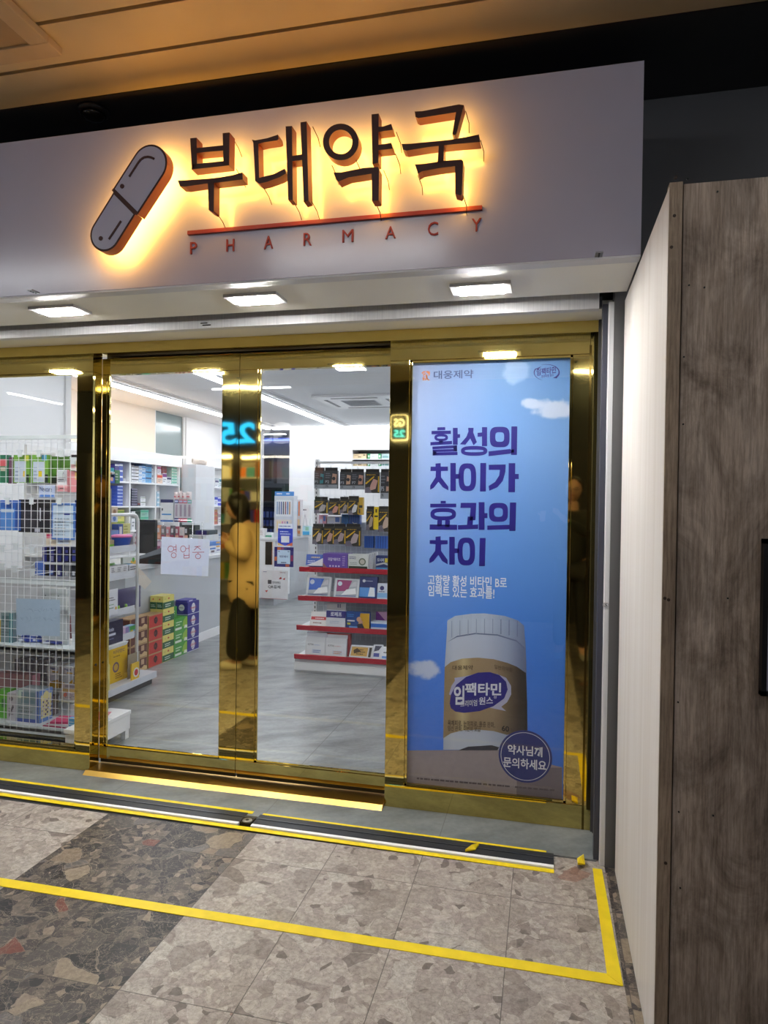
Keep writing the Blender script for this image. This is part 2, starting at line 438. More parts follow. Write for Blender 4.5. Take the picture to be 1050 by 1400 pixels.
# fascia over the shop front
FASC = M((178, 176, 194), .2, noise=.02, scale=4, spec=.6, name='fascia_panel')
FY = -.80
struct(MB().box(-7, .2975, FY, FY+.03, 2.312, 2.95, FASC).box(-7, .2975, FY+.03, -.14, 2.92, 2.95, FASC), 'trim_1')
SOFF = M((240, 238, 230), .5, noise=.02, scale=3)
mb = MB().box(-7, .2975, FY+.06, -.405, 2.31, 2.335, SOFF)              # soffit in front of the shutter slot
mb.box(-7, .2975, FY+.002, FY+.056, 2.305, 2.33, M((214, 214, 216), .4))   # bright lip
mb.box(-7, .2975, -.215, .08, 2.31, 2.335, SOFF)
struct(mb, 'ceiling_soffit')
struct(MB().box(-7, .2975, -.405, -.40, 2.335, 2.62, BLACK).box(-7, .2975, -.222, -.215, 2.335, 2.62, BLACK).box(-7, .2975, -.40, -.22, 2.60, 2.62, BLACK), 'trim_2')

# gold shop front ------------------------------------------------------------
FR = dict(z_head=2.258, z_gtop=2.160, z_gbot=.115)
mb = MB().box(-6, .223, 0, .10, 2.258, 2.31, BRASS)
struct(mb, 'trim_3')
def gold(*b): return MB().box(*b, BRASS)
def window(n, x0, x1, gx0, gx1):
    r = thing('window_%d' % n, None, None, (x0, 0, 0)); r['kind'] = 'structure'
    mb = MB().box(x0, x1, 0, .08, FR['z_gtop'], 2.257, BRASS).box(x0, x1, 0, .08, .007, FR['z_gbot'], BRASS)
    mb.box(x0, gx0, 0.0005, .08, FR['z_gbot'], FR['z_gtop'], BRASS).box(gx1, x1, 0.0005, .08, FR['z_gbot'], FR['z_gtop'], BRASS)
    for a, b2 in ((gx0, gx0+.012), (gx1-.012, gx1)): mb.box(a, b2, .006, .02, FR['z_gbot'], FR['z_gtop'], BRASS)
    mb.box(gx0, gx1, .006, .02, FR['z_gtop']-.012, FR['z_gtop'], BRASS).box(gx0, gx1, .006, .02, FR['z_gbot'], FR['z_gbot']+.012, BRASS)
    mb.build('window_frame', r, bevel=.0015)
    MB().box(gx0+.002, gx1-.002, .022, .030, FR['z_gbot'], FR['z_gtop'], GLASS).build('pane', r)
    return r
window(1, -4.2, -2.37, -4.1, -2.46)
window(2, -.734, .191, -.638, .115)
struct(MB().box(.2235, .30, -.01, .12, 0, 2.31, M((70, 70, 74), .5)), 'trim_5')
struct(MB().box(.1915, .223, .0, .3, .007, 2.257, BRASS).box(.186, .196, -.0015, 0, .007, 2.2, M((120, 100, 50), .1, 1.)), 'trim_4')
def door(n, x0, x1, gx0, gx1, y0):
    r = thing('door_%d' % n, None, None, (x0, y0, .06)); r['kind'] = 'structure'
    zt, zb, gt, gb = 2.244, .052, 2.158, .119
    mb = MB().box(x0, x1, y0, y0+.04, gt, zt, BRASS).box(x0, x1, y0, y0+.04, zb, gb, BRASS)
    mb.box(x0, gx0, y0+.0005, y0+.04, gb, gt, BRASS).box(gx1, x1, y0+.0005, y0+.04, gb, gt, BRASS)
    for a, b2 in ((gx0, gx0+.014), (gx1-.006, gx1)): mb.box(a, b2, y0+.004, y0+.014, gb, gt, BRASS)
    mb.box(gx0, gx1, y0+.004, y0+.014, gb, gb+.012, BRASS)
    mb.build('door_frame', r, bevel=.0015)
    MB().box(gx0+.002, gx1-.002, y0+.016, y0+.024, gb, gt, GLASS).build('pane', r)
    MB().box(x0+.004, x1-.004, y0+.01, y0+.03, .03, zb, BLACK).build('brush_seal', r)
    return r
d1 = door(1, -2.367, -1.5545, -2.339, -1.648, .075)
d2 = door(2, -1.5525, -.66, -1.450, -.715, .075)
lk = MB(); c = atY(130, 912, .0); 
lk.tube([(-2.3675, .045, c.z), (-2.371, .045, c.z)], .007, BLACK, 10)
struct(MB().box(-2.369, -.735, .118, .14, 2.20, 2.31, M((40, 28, 24), .5)), 'trim_6')
tag(lk.build('door_lock'), 'tiny dark keyhole in the gold jamb left of the sliding door', 'lock')
# threshold strip
mb = MB().box(-2.372, -.735, -.030, .116, .006, .022, M((186, 148, 72), .3, 1.0, .12, 5))
mb.prism([(-2.372, -.054, .0065), (-2.372, -.03, .0255), (-2.372, -.03, .0065)], (1.637, 0, 0), M((204, 168, 88), .34, 1.0, .12, 6))
struct(mb, 'trim_7')
# shutter guide on the right
mb = MB().box(.242, .278, -.292, -.215, 0, 2.306, STEEL).box(.220, .2418, -.262, -.215, .006, 2.306, M((66, 68, 80), .5, .3)).box(.278, .292, -.270, -.215, 0, 2.2, STEEL)
struct(mb, 'trim_8', .002)
gs = atY(828.5, 827, -.292)
r = thing('round_sticker', 'small round white sticker with a dark mark on the steel shutter post', 'sticker', (gs.x, -.293, gs.z-.012))
MB().tube([(gs.x, -.2930, gs.z), (gs.x, -.2936, gs.z)], .0125, WHITE, 20).build('disc', r)
mb = MB().text('S', (gs.x-.005, -.2942, gs.z-.006), (1,0,0), (0,0,1), .01, .012, DARK, .03)
n = 22
for k in range(n):
    a0, a1 = 2*math.pi*k/n, 2*math.pi*(k+.6)/n
    mb.poly([(gs.x+q*math.cos(a), -.2942, gs.z+q*math.sin(a)) for q, a in ((.0085, a0), (.0105, a0), (.0105, a1), (.0085, a1))], DARK)
mb.build('printed_mark', r)
# roller shutter bottom bar
r = thing('roller_shutter', 'steel bottom bar of the raised roller shutter above the gold front', 'shutter', (-2.9, -.27, 2.286))
mb = MB().box(-6, .205, -.275, -.262, 2.286, 2.40, STEEL).box(-6, .205, -.262, -.235, 2.286, 2.30, STEEL); mb.build('bottom_bar', r)
p = atY(285, 444, -.276); MB().box(p.x-.03, p.x+.012, -.279, -.276, p.z-.004, p.z+.001, BLACK).box(p.x-.04, p.x-.005, -.279, -.276, p.z+.006, p.z+.01, BLACK).build('slot_mark', r)
MB().box(.205, .217, -.272, -.245, 2.292, 2.335, M((90, 92, 98), .3, .9)).build('end_bracket', r)

# partition of plywood on the right -------------------------------------------
PLYL = wood_sheet('pale_plywood', [(.2, (200, 193, 187)), (.5, (212, 207, 203)), (.8, (221, 218, 216))], 17., .45)
PLYF = wood_sheet('weathered_plywood', [(.25, (170, 154, 138)), (.5, (196, 181, 166)), (.75, (216, 203, 189))], 14., .7, .75)
LATH = wood_sheet('pine_lath', [(.3, (164, 146, 126)), (.7, (190, 170, 148))], 30., .9, .35)
PT = 2.305; PY = -1.317
r = thing('plywood_partition', 'tall plywood hoarding at the right, pale inner side and weathered brown front', 'partition', (.30, PY, 0))
MB().box(.30, .318, PY+.004, -.32, 0, PT-.006, PLYL).build('side_sheet', r)
o = MB().box(.301, .3325, PY, PY+.035, 0, PT+.004, LATH).build('corner_lath', r)
MB().box(.3365, 2.2, PY+.007, PY+.024, 0, PT, PLYF).build('front_sheet', r)
for (px, py) in ((924, 242), (922, 295), (918, 338), (914, 820), (909, 818), (910, 1180)):
    q = atY(px, py, PY); MB().tube([(q.x, PY-.0012, q.z), (q.x, PY+.004, q.z)], .0042, M((60, 46, 36), .6), 10).build('screw', r)
for (px, py) in ((981, 262), (940, 245), (942, 390), (963, 393), (935, 488), (934, 580), (995, 818), (975, 1115), (927, 960), (928, 1110), (930, 1214)):
    q = atY(px, py, PY+.006); MB().tube([(q.x, PY+.0045, q.z), (q.x, PY+.008, q.z)], .0024, BLACK, 8).build('nail', r)
q0, q1 = atY(1041, 952, PY-.02), atY(1046, 737, PY-.02)
r = thing('poster_frame', 'black framed notice hung on the plywood hoarding at the right edge', 'frame', (q0.x+.2, PY-.018, q0.z))
x0, z0, z1 = q0.x, q0.z, q1.z
mb = MB()
for b in ((x0, x0+.4, z0, z0+.012), (x0, x0+.4, z1-.012, z1), (x0, x0+.012, z0, z1), (x0+.388, x0+.4, z0, z1)): mb.box(b[0], b[1], PY-.018, PY+.0055, b[2], b[3], BLACK)
mb.build('frame_bars', r); MB().box(x0+.0122, x0+.3878, PY-.008, PY-.004, z0+.0122, z1-.0122, M((198, 194, 214), .5)).build('printed_sheet', r)

# floor track and tapes --------------------------------------------------------
def strip(x0, x1, y0, y1, z, m, h=.001): return MB().prism([(x0, y0, z), (x1, y0-.0, z), (x1, y1, z), (x0, y1, z)][::-1], (0, 0, h), m)
SK = .012   # the track runs very slightly askew
def askew(x0, x1, ya, yb, z0, z1, m):
    f = lambda x, y: y-SK*(x+2.7)
    return MB().prism([(x0, f(x0, ya), z1), (x0, f(x0, yb), z1), (x1, f(x1, yb), z1), (x1, f(x1, ya), z1)][::-1], (0, 0, z0-z1), m)
r = thing('floor_track', 'dark metal shutter track with a white edge lying across the shop entrance', 'floor track', (-1.3, -.31, -.003))
mb = askew(-6, -1.335, -.318, -.226, -.003, .010, M((52, 54, 58), .45, .3)); mb.build('track_plate', r)
askew(-1.272, .060, -.318, -.226, -.003, .010, M((52, 54, 58), .45, .3)).build('track_plate', r)
askew(-6, .060, -.272, -.266, .009, .0125, M((92, 94, 100), .3, .7)).build('track_ridge', r)
askew(-6, -1.335, -.338, -.3182, -.003, .009, WHITE).build('white_edge', r); askew(-1.272, .060, -.338, -.3182, -.003, .009, WHITE).build('white_edge', r)
yi = -.226-SK*1.4
mb = MB().box(-1.33, -1.277, yi-.10, yi-.03, -.003, .012, M((64, 60, 54), .4, .8)); mb.lathe([(.022, 0), (.022, .004), (.009, .004)], (-1.303, yi-.078, .012), M((190, 188, 180), .3, .9), 16)
mb.lathe([(.009, 0), (.008, .0046)], (-1.303, yi-.078, .0122), BLACK, 12); mb.build('lock_plate', r)
def tape(mb, label): return tag(mb.build('floor_tape'), label, 'tape', 'yellow tape along the floor track')
tape(askew(-6, -1.315, -.2255, -.2, .0062, .0075, YEL), 'yellow tape along the inner edge of the floor track, left length')
tape(askew(-1.265, .03, -.2255, -.206, .0062, .0075, YEL), 'yellow tape along the inner edge of the floor track, right length')
tape(askew(-6, .06, -.368, -.34, .0002, .0022, YEL), 'thin yellow tape along the outer edge of the floor track')
TAPE2 = M((232, 204, 20), .45, noise=.08, scale=14)
f = lambda x: -.986+.009*(x+2.)
tag(MB().prism([(-6, f(-6)-.052, .0022), (-6, f(-6), .0022), (.256, f(.256)+.001, .0022), (.256, f(.256)-.045, .0022)][::-1], (0, 0, -.0019), TAPE2).build('floor_tape'), 'long yellow floor tape crossing the marble tiles in front of the shop', 'tape')
tag(MB().prism([(.213, -.325, .0032), (.249, -.325, .0032), (.258, -1.012, .0032), (.214, -.97, .0032)][::-1], (0, 0, -.0009), TAPE2).build('floor_tape'), 'yellow floor tape running back beside the plywood hoarding', 'tape')
for pts, lab in (([(640, 1158), (655, 1153), (650, 1160), (636, 1162)], 'torn yellow tape scrap stuck on the middle of the floor track'), ([(789, 1172), (798, 1168), (800, 1180), (790, 1180)], 'crumpled yellow tape end at the right end of the floor track')):
    P = [atZ(*q, .02) for q in pts]; c = sum(P, Vector())/4
    mb = MB(); top = [mb.addv(V(q.x, q.y, .016+.006*(i % 2))) for i, q in enumerate(P)]; bot = [mb.addv(V(q.x, q.y, .0125)) for q in P]; tp = mb.addv(c+V(0, 0, .012))
    for i in range(4): mb.face((top[i], top[(i+1) % 4], tp), YEL); mb.face((bot[i], bot[(i+1) % 4], top[(i+1) % 4], top[i]), YEL)
    mb.face(bot[::-1], YEL); tag(mb.build('tape_scrap'), lab, 'tape')

# ================================================================== signs on the fascia
LY = -.905       # front plane of the letters
RIM = M((62, 28, 22), .6); SIDE = M((150, 62, 30), .4); REDB = M((150, 46, 34), .5)
LED = lit_panel('warm_letter_led', (1.0, .48, .075), HALO_W)
sign = thing('pharmacy_sign', 'halo lit dark Korean letters over a red line and small PHARMACY lettering on the fascia', 'sign', (-.8, LY, 2.42))
def zoomA(x, y): return (240+x/4.773, 150+y/4.773)
def zoomB(x, y): return (440+x/4.375, 130+y/4.375)
def stroke(mb, pts, z):
    P = [atY(*z(*q), LY) for q in pts]
    n = sum((P[(i+1) % len(P)].x-P[i].x)*(P[(i+1) % len(P)].z+P[i].z) for i in range(len(P)))
    if n > 0: P = P[::-1]           # counter-clockwise seen from the front
    mb.prism(P, (0, .045, 0), RIM, SIDE, LED)
def ringst(mb, c, rx, ry, t, z, n=32):
    A = []; B = []
    for k in range(n):
        a = 2*math.pi*k/n
        A.append(atY(*z(c[0]+rx*math.cos(a), c[1]-ry*math.sin(a)), LY)); B.append(atY(*z(c[0]+(rx-t)*math.cos(a), c[1]-(ry-t)*math.sin(a)), LY))
    o = V(0, .045, 0); ids = [[mb.addv(q) for q in L] for L in (A, B, [q+o for q in A], [q+o for q in B])]
    for k in range(n):
        j = (k+1) % n; a, b, a2, b2 = ids
        mb.face((a[k], a[j], b[j], b[k]), RIM); mb.face((a2[j], a2[k], b2[k], b2[j]), LED); mb.face((a[j], a[k], a2[k], a2[j]), SIDE); mb.face((b[k], b[j], b2[j], b2[k]), SIDE)
SYL = {
 'bu': (zoomA, [[(95,186),(137,182),(140,330),(140,353),(107,390)], [(307,152),(352,148),(350,363),(312,363),(312,335)], [(137,250),(310,232),(310,266),(137,282)], [(105,390),(107,356),(312,335),(350,333),(350,363)],
      [(14,462),(60,460),(215,450),(300,440),(380,425),(436,408),(438,455),(300,472),(200,482),(60,502),(28,500)], [(211,478),(252,474),(250,660),(242,668),(216,655)]], []),
 'dae': (zoomA, [[(498,195),(520,200),(600,185),(668,162),(673,192),(660,200),(580,212),(540,222),(545,445),(580,435),(640,420),(712,385),(722,415),(680,440),(600,470),(545,482),(520,465),(507,215)],
      [(718,108),(760,106),(765,588),(735,588)], [(815,82),(855,76),(868,592),(836,602)], [(760,302),(826,290),(826,328),(762,336)]], []),
 'yak': (zoomB, [[(297,115),(340,110),(338,405),(303,412)], [(338,190),(370,187),(415,172),(424,208),(338,220)], [(338,298),(415,285),(424,320),(338,330)],
      [(70,463),(115,462),(250,435),(335,430),(342,440),(340,625),(335,632),(300,632),(298,470),(160,492),(98,518),(85,505)]], [((113,280),107,110,37)]),
 'guk': (zoomB, [[(555,98),(600,96),(740,70),(820,55),(850,60),(835,115),(805,230),(795,240),(780,232),(798,130),(803,102),(640,128),(575,138),(560,130)],
      [(477,292),(540,290),(760,268),(870,250),(940,235),(948,280),(800,293),(640,310),(505,332),(485,325)], [(700,298),(730,296),(728,402),(692,405)],
      [(557,415),(620,410),(740,392),(835,385),(845,395),(838,590),(830,600),(798,590),(797,425),(700,437),(600,455),(575,470)]], []) }
LET = []
for kname, (z, sts, rings) in SYL.items():
    mb = MB()
    for st in sts: stroke(mb, st, z)
    for rg in rings: ringst(mb, *rg, z)
    LET.append(mb.build('korean_letter', sign))
# studs that hold the letters off the board, with their little wires
WB = M((40, 26, 16), .6)
for z, pts in ((zoomA, [(265,668),(395,385),(370,180),(570,500),(770,600),(890,600),(895,110)]), (zoomB, [(205,390),(60,420),(440,350),(320,640),(370,450),(445,220),(860,95),(950,270),(575,480),(845,600)])):
    for q in pts:
        a = atY(*z(*q), LY+.03); b = V(a.x+.004, FY-.001, a.z-.035)
        MB().tube([a, (a+b)/2+V(.006, 0, -.004), b], .0014, WB, 5).build('wire', min(LET, key=lambda L: abs(a.x-(LY*0+sum((L.matrix_basis.translation+WLOC[L.name]+Vector(L.bound_box[k_])).x for k_ in (0, 6))/2))))
a, b2 = atY(258.2, 317.6, FY), atY(659.4, 286, FY); ln = MB().box(a.x, b2.x, FY-.012, FY-.0005, a.z-.013, a.z+.001, REDB); ln.build('underline', sign)
for ch, x0, y0, x1, y1 in (('P',260,331,269,347),('H',309.5,327,320,343.5),('A',361,322.5,373,340),('R',415,318.5,426,335.5),('M',468,314,483,331),('A',527,309.5,541,326),('C',585,303.5,599,322),('Y',645,298.5,658,316)):
    p0, wd, h = rectY(x0, y0, x1, y1, FY-.004)
    mb = MB(); mb.text(ch, (p0.x-wd/2, FY-.006, p0.z), (1,0,0), (0,0,1), wd, h, REDB, .0)
    n0 = len(mb.v); base = [tuple(v) for v in mb.v]; fs = list(mb.f)
    for v in base: mb.addv((v[0], FY-.0005, v[2]))
    from collections import Counter
    ed = Counter(tuple(sorted(e)) for fc in fs for e in zip(fc, fc[1:]+fc[:1]))
    for fc in fs:
        for e in zip(fc, fc[1:]+fc[:1]):
            if ed[tuple(sorted(e))] == 1: mb.face((e[1], e[0], e[0]+n0, e[1]+n0), REDB)
    mb.build('latin_letter', sign)
# pill emblem
pill = thing('pill_emblem', 'halo lit capsule emblem left of the Korean letters on the fascia', 'sign', (-1.55, LY, 2.44))
zC = lambda x, y: (100+x/5.833, 180+y/5.833)
def half(cap, e1, e2, n=18):
    """outline of half a capsule: arc centre, then its two straight ends at the seam (zoom units)"""
    c = atY(*zC(*cap), LY); a = atY(*zC(*e1), LY); b = atY(*zC(*e2), LY)
    ax = (c-(a+b)/2).normalized(); pr = (b-a) - ax*((b-a).dot(ax)); R = pr.length/2; pr.normalize()
    mid = c
    arc = [mid + pr*(R*math.cos(t))+ax*(R*math.sin(t)) for t in [math.pi*k/n for k in range(n+1)]]
    return [a, b]+arc, R, mid, ax, pr
PF = FASC
def inset(P, t, mid):
    out = []; n = len(P)
    for i in range(n):
        p0, p1, p2 = P[i-1], P[i], P[(i+1) % n]
        d1 = (p1-p0).normalized(); d2 = (p2-p1).normalized(); n1 = V(d1.z, 0, -d1.x); n2 = V(d2.z, 0, -d2.x); nn = (n1+n2)
        nn = nn/max(.3, nn.length_squared)*2
        out.append(p1+nn*t)
    if sum((q-mid).length for q in out) > sum((q-mid).length for q in P): out = [P[i]-(out[i]-P[i]) for i in range(n)]
    return out
for cap, e1, e2 in (((607,263),(315,462),(515,662)), ((256,817),(500,655),(325,478))):
    P, R, mid, ax, pr = half(cap, e1, e2)
    n = sum((P[(i+1) % len(P)].x-P[i].x)*(P[(i+1) % len(P)].z+P[i].z) for i in range(len(P)))
    if n > 0: P = P[::-1]
    ce = sum(P, Vector())/len(P)
    ch_ = MB().prism(P, (0, .045, 0), RIM, SIDE, LED).build('capsule_half', pill)
    MB().prism([q+V(0, -.001, 0) for q in inset(P, .0075, ce)], (0, .0008, 0), PF).build('face_panel', ch_)
def zl(pts, wd):
    mb = MB(); P = [atY(*zC(*q), LY)+V(0, -.0035, 0) for q in pts]
    for a, b in zip(P, P[1:]):
        t = (b-a).normalized(); nn = V(t.z, 0, -t.x)*wd/2
        mb.prism([a-nn, b-nn, b+nn, a+nn], (0, .002, 0), RIM)
    return mb
zl([(450,362),(525,245),(545,222),(570,207),(600,203),(625,208),(650,220)], .008).build('highlight_line', pill)
zl([(288,860),(385,714)], .008).build('highlight_line', pill); zl([(318,462),(515,660)], .011).build('seam_line', pill)
for q in ((393,437), (223,853)):
    c = atY(*zC(*q), LY); MB().tube([c+V(0, -.0035, 0), c+V(0, -.001, 0)], .0085, RIM, 14).build('dot', pill)
# soffit downlights
LEDW = lit_panel('cool_led', (1., .97, .92), DOWN_W)
def downlight(x, y, label):
    r = thing('downlight', label, 'light', (x, y, 2.296), 'rectangular downlights in the soffit')
    w2, d2 = .115, .062
    mb = MB()
    for b in ((-w2, w2, -d2, -d2+.02), (-w2, w2, d2-.02, d2), (-w2, -w2+.03, -d2+.02, d2-.02), (w2-.03, w2, -d2+.02, d2-.02)):
        mb.box(x+b[0], x+b[1], y+b[2], y+b[3], 2.297, 2.3095, M((196, 196, 198), .4))
    mb.build('housing', r, bevel=.002)
    MB().box(x-w2+.0302, x+w2-.0302, y-d2+.0202, y+d2-.0202, 2.292, 2.308, LEDW).build('led_panel', r)
    mb = MB()
    for k in range(9):
        xx = x-.08+.02*k; mb.box(xx-.002, xx+.002, y-d2+.0185, y-d2+.0200, 2.2925, 2.2965, M((230, 230, 230), .4))
    mb.build('lens_rib', r); return r
dl = [downlight(-.25, -.565, 'rectangular white downlight in the soffit, rightmost of the three')]
dl.append(dup(dl[0], (-1.165, -.605, 2.296), 'rectangular white downlight in the soffit, middle one of the three'))
dl.append(dup(dl[0], (-2.09, -.605, 2.296), 'rectangular white downlight in the soffit, leftmost of the three'))
dup(dl[0], (-3.02, -.605, 2.296), 'rectangular white downlight in the soffit beyond the left edge of the view')
for (px, py, lab) in ((45, 398, 'small metal latch on the soffit edge above the left window'), (819, 347, 'small metal latch on the soffit edge at its right end')):
    c = atZ(px, py, 2.303); r = thing('soffit_latch', lab, 'latch', (c.x, c.y, 2.298))
    MB().box(c.x-.012, c.x+.012, c.y-.02, c.y+.025, 2.300, 2.3048, M((150, 150, 156), .3, .8)).build('plate', r)
    for k in range(3): MB().tube([(c.x, c.y-.012+.014*k, 2.298), (c.x, c.y-.012+.014*k, 2.3002)], .0032, BLACK, 8).build('screw', r)
# ceiling speaker panel and dark dome light
c = atZ(86, 77, CEIL-.03); DX = DY = .62
r = thing('ceiling_speaker', 'square cream ceiling panel with a dark round speaker grille, top left', 'speaker', (c.x-DX/2, c.y-DY/2, CEIL-.03))
CRM = M((206, 180, 140), .5, noise=.1, scale=6); x0, x1, y0, y1 = c.x-DX, c.x, c.y-DY, c.y
mb = MB()
for b in ((x0, x1, y0, y0+.075), (x0, x1, y1-.075, y1), (x0, x0+.075, y0+.075, y1-.075), (x1-.075, x1, y0+.075, y1-.075)): mb.box(*b, CEIL-.03, CEIL-.002, CRM)
mb.build('frame', r, bevel=.004); MB().box(x0+.0755, x1-.0755, y0+.0755, y1-.0755, CEIL-.022, CEIL-.004, M((178, 150, 108), .5)).build('panel', r)
MB().lathe([(.15, 0), (.15, -.004), (.10, -.007), (.02, -.008)], ((x0+x1)/2, (y0+y1)/2, CEIL-.0221), M((74, 60, 44), .6), 28).build('grille', r)
c = atZ(128, 150, CEIL)
r = thing('dome_light', 'round black dome fitting on the shaded ceiling board above the pill emblem', 'light', (c.x, c.y, CEIL-.03))
MB().lathe([(.062, 0), (.062, -.012), (.052, -.02)], (c.x, c.y, CEIL-.001), M((30, 28, 27), .3), 28).build('trim_ring', r)
MB().lathe([(.05, 0), (.044, -.012), (.03, -.02), (.01, -.024)], (c.x, c.y, CEIL-.0212), M((8, 8, 8), .15), 24).build('dome', r)
# concourse tubes behind the viewer; the nearest row is unseen, added for ambient light
TUBE = lit_panel('tube_light', (.93, .96, 1.), TUBE_W)
for i, (x, y) in enumerate(((-3.6, -2.6), (-1.2, -2.6), (1.4, -2.6), (-6.2, -2.6), (-4.0, -5.4), (.9, -5.15), (-8.4, -4.4))):
    if i == 0:
        t0 = thing('tube_light', 'unseen ceiling tube added for ambient light in the row nearest the shop', 'light', (x, y, CEIL-.05), 'linear concourse lights')
        MB().box(x-.6, x+.6, y-.045, y+.045, CEIL-.03, CEIL-.001, WHITE).build('housing', t0); MB().box(x-.58, x+.58, y-.02, y+.02, CEIL-.05, CEIL-.0302, TUBE).build('tube', t0)
    else: dup(t0, (x, y, CEIL-.05), 'linear ceiling tube over the concourse behind the viewer')  # copies in the nearest row are added for ambient light too
t1 = dup(t0, (-7.83, -5.95, CEIL-.05), 'ceiling tube far left in the concourse, mirrored in the left window'); t1.rotation_euler = (0, 0, math.pi/2)

# ================================================================== SETTING: shop interior
CZ = 2.70
WALLP = M((232, 233, 236), .55, noise=.015, scale=2)
struct(MB().box(-6.4, 2.3, .12, 9.3, CZ, CZ+.05, M((226, 228, 232), .6, noise=.01)), 'shop_ceiling')
struct(MB().box(-6.4, 2.3, .10, .12, 2.31, CZ, WALLP), 'wall_front_shop')
struct(MB().box(-5.2, -5.1, .1, 4.98, 0, CZ, M((226, 214, 200), .6, noise=.01)).box(-5.2, -5.1, 5.8, 7.6, 0, CZ, WALLP), 'wall_left')
struct(MB().box(-4.4, -4.3, .12, 2.27, 0, CZ, WALLP).box(-4.3, -4.28, 2.2, 2.27, 0, CZ, OFFW), 'wall_left_near')
r = thing('window_3', None, None, (-5.2, 4.98, 0)); r['kind'] = 'structure'
MB().box(-5.18, -5.12, 4.98, 5.03, 0, CZ, OFFW).box(-5.18, -5.12, 5.75, 5.8, 0, CZ, OFFW).box(-5.18, -5.12, 5.03, 5.75, 1.6, 1.63, OFFW).build('window_frame', r)
MB().box(-5.155, -5.145, 5.03, 5.75, 0, CZ, M((128, 142, 144), .15, noise=.04, scale=1.5)).build('tinted_pane', r)
nx0, nx1, nz0, nz1 = -3.07, -1.9, 2.09, 2.355
mb = MB().box(-4.15, nx0, 7.5, 7.6, 0, CZ, WALLP).box(nx1, 2.2, 7.5, 7.6, 0, CZ, WALLP).box(nx0, nx1, 7.5, 7.6, 0, nz0, WALLP).box(nx0, nx1, 7.5, 7.6, nz1, CZ, WALLP)
mb.box(nx0, nx1, 7.9, 7.92, nz0, nz1, GREY).box(nx0, nx1, 7.6, 7.9, nz0-.02, nz0, OFFW).box(nx0, nx1, 7.6, 7.9, nz1, nz1+.02, OFFW).box(nx0-.02, nx0, 7.6, 7.92, nz0, nz1, OFFW)
mb.box(-4.15, nx0, 7.4985, 7.5, 2.26, 2.264, GREY)
struct(mb, 'wall_back')
struct(MB().box(2.2, 2.3, .1, 7.6, 0, CZ, WALLP), 'wall_right_shop')
struct(MB().box(-6.3, -4.15, 9.0, 9.1, 0, CZ, M((158, 160, 166), .5)).box(-6.4, -6.3, 7.6, 9.1, 0, CZ, GREY).box(-4.2, -4.15, 7.6, 9.0, 0, CZ, WALLP), 'wall_back_room')
struct(MB().box(-4.74, -4.66, 7.5, 7.6, 0, CZ, OFFW).box(-5.2, -4.74, 7.5, 7.6, 0, CZ, WALLP), 'trim_9')
# lights of the shop
LEDS = lit_panel('ceiling_led_line', (.96, .98, 1.0), STRIP_W)
def led_line(name, label, x0, x1, y0, y1):
    r = thing(name, label, 'light', ((x0+x1)/2, (y0+y1)/2, CZ-.03), 'ceiling light lines of the shop')
    MB().box(x0, x1, y0, y1, CZ-.034, CZ-.0005, LEDS).build('led_diffuser', r); g = .012
    MB().box(x0-g, x0, y0-g, y1+g, CZ-.016, CZ-.0005, WHITE).build('edge_profile', r); MB().box(x1, x1+g, y0-g, y1+g, CZ-.016, CZ-.0005, WHITE).build('edge_profile', r); return r
led_line('led_line', 'long white light line in the shop ceiling above the medicine shelves', -4.43, -4.35, .3, 7.13)
led_line('led_line', 'long white light line in the shop ceiling left of the air conditioner', -3.2, -3.12, .3, 7.13)
led_line('led_line', 'white light line in the shop ceiling along the back wall', -4.33, -3.215, 7.16, 7.22)
led_line('led_line', 'white light line along the back wall to the right of the others', -3.1, 1.8, 7.16, 7.22)
led_line('led_line', 'light line in the right part of the shop ceiling behind the poster', -.5, -.42, .3, 7.1)
led_line('led_line', 'light line in the far right of the shop ceiling', 1.1, 1.18, .3, 7.1)
led_line('led_line', 'unseen light line added inside the front window to brighten the wire rack', -3.8, -3.25, 1.5, 1.56)  # unseen strip, added to brighten the wire rack
for x, lab in ((-4.30, 'slotted air diffuser beside the light line over the medicine shelves'), (-3.08, 'slotted air diffuser beside the light line left of the air conditioner')):
    r = thing('slot_diffuser', lab, 'air vent', (x+.06, 3.8, CZ-.01))
    MB().box(x, x+.13, .3, 7.3, CZ-.006, CZ-.0005, OFFW).build('frame', r); mb = MB()
    for k in range(3): mb.box(x+.02+.035*k, x+.036+.035*k, .35, 7.25, CZ-.008, CZ-.0062, M((96, 100, 108), .5))
    mb.build('slots', r)
WARML = lit_panel('warm_cove_led', (1., .62, .28), WARM_W)
r = thing('cove_light', 'warm hidden light strip on top of the medicine shelves', 'light', (-5.0, 3.6, 2.02)); MB().box(-5.05, -4.98, 2.9, 4.95, 1.95, 1.965, WARML).build('led_diffuser', r)
r = thing('cove_light', 'warm hidden light strip on top of the white cabinet', 'light', (-5.0, 5.95, 1.99)); MB().box(-4.79, -4.75, 5.75, 6.55, 1.985, 1.997, WARML).build('led_diffuser', r)
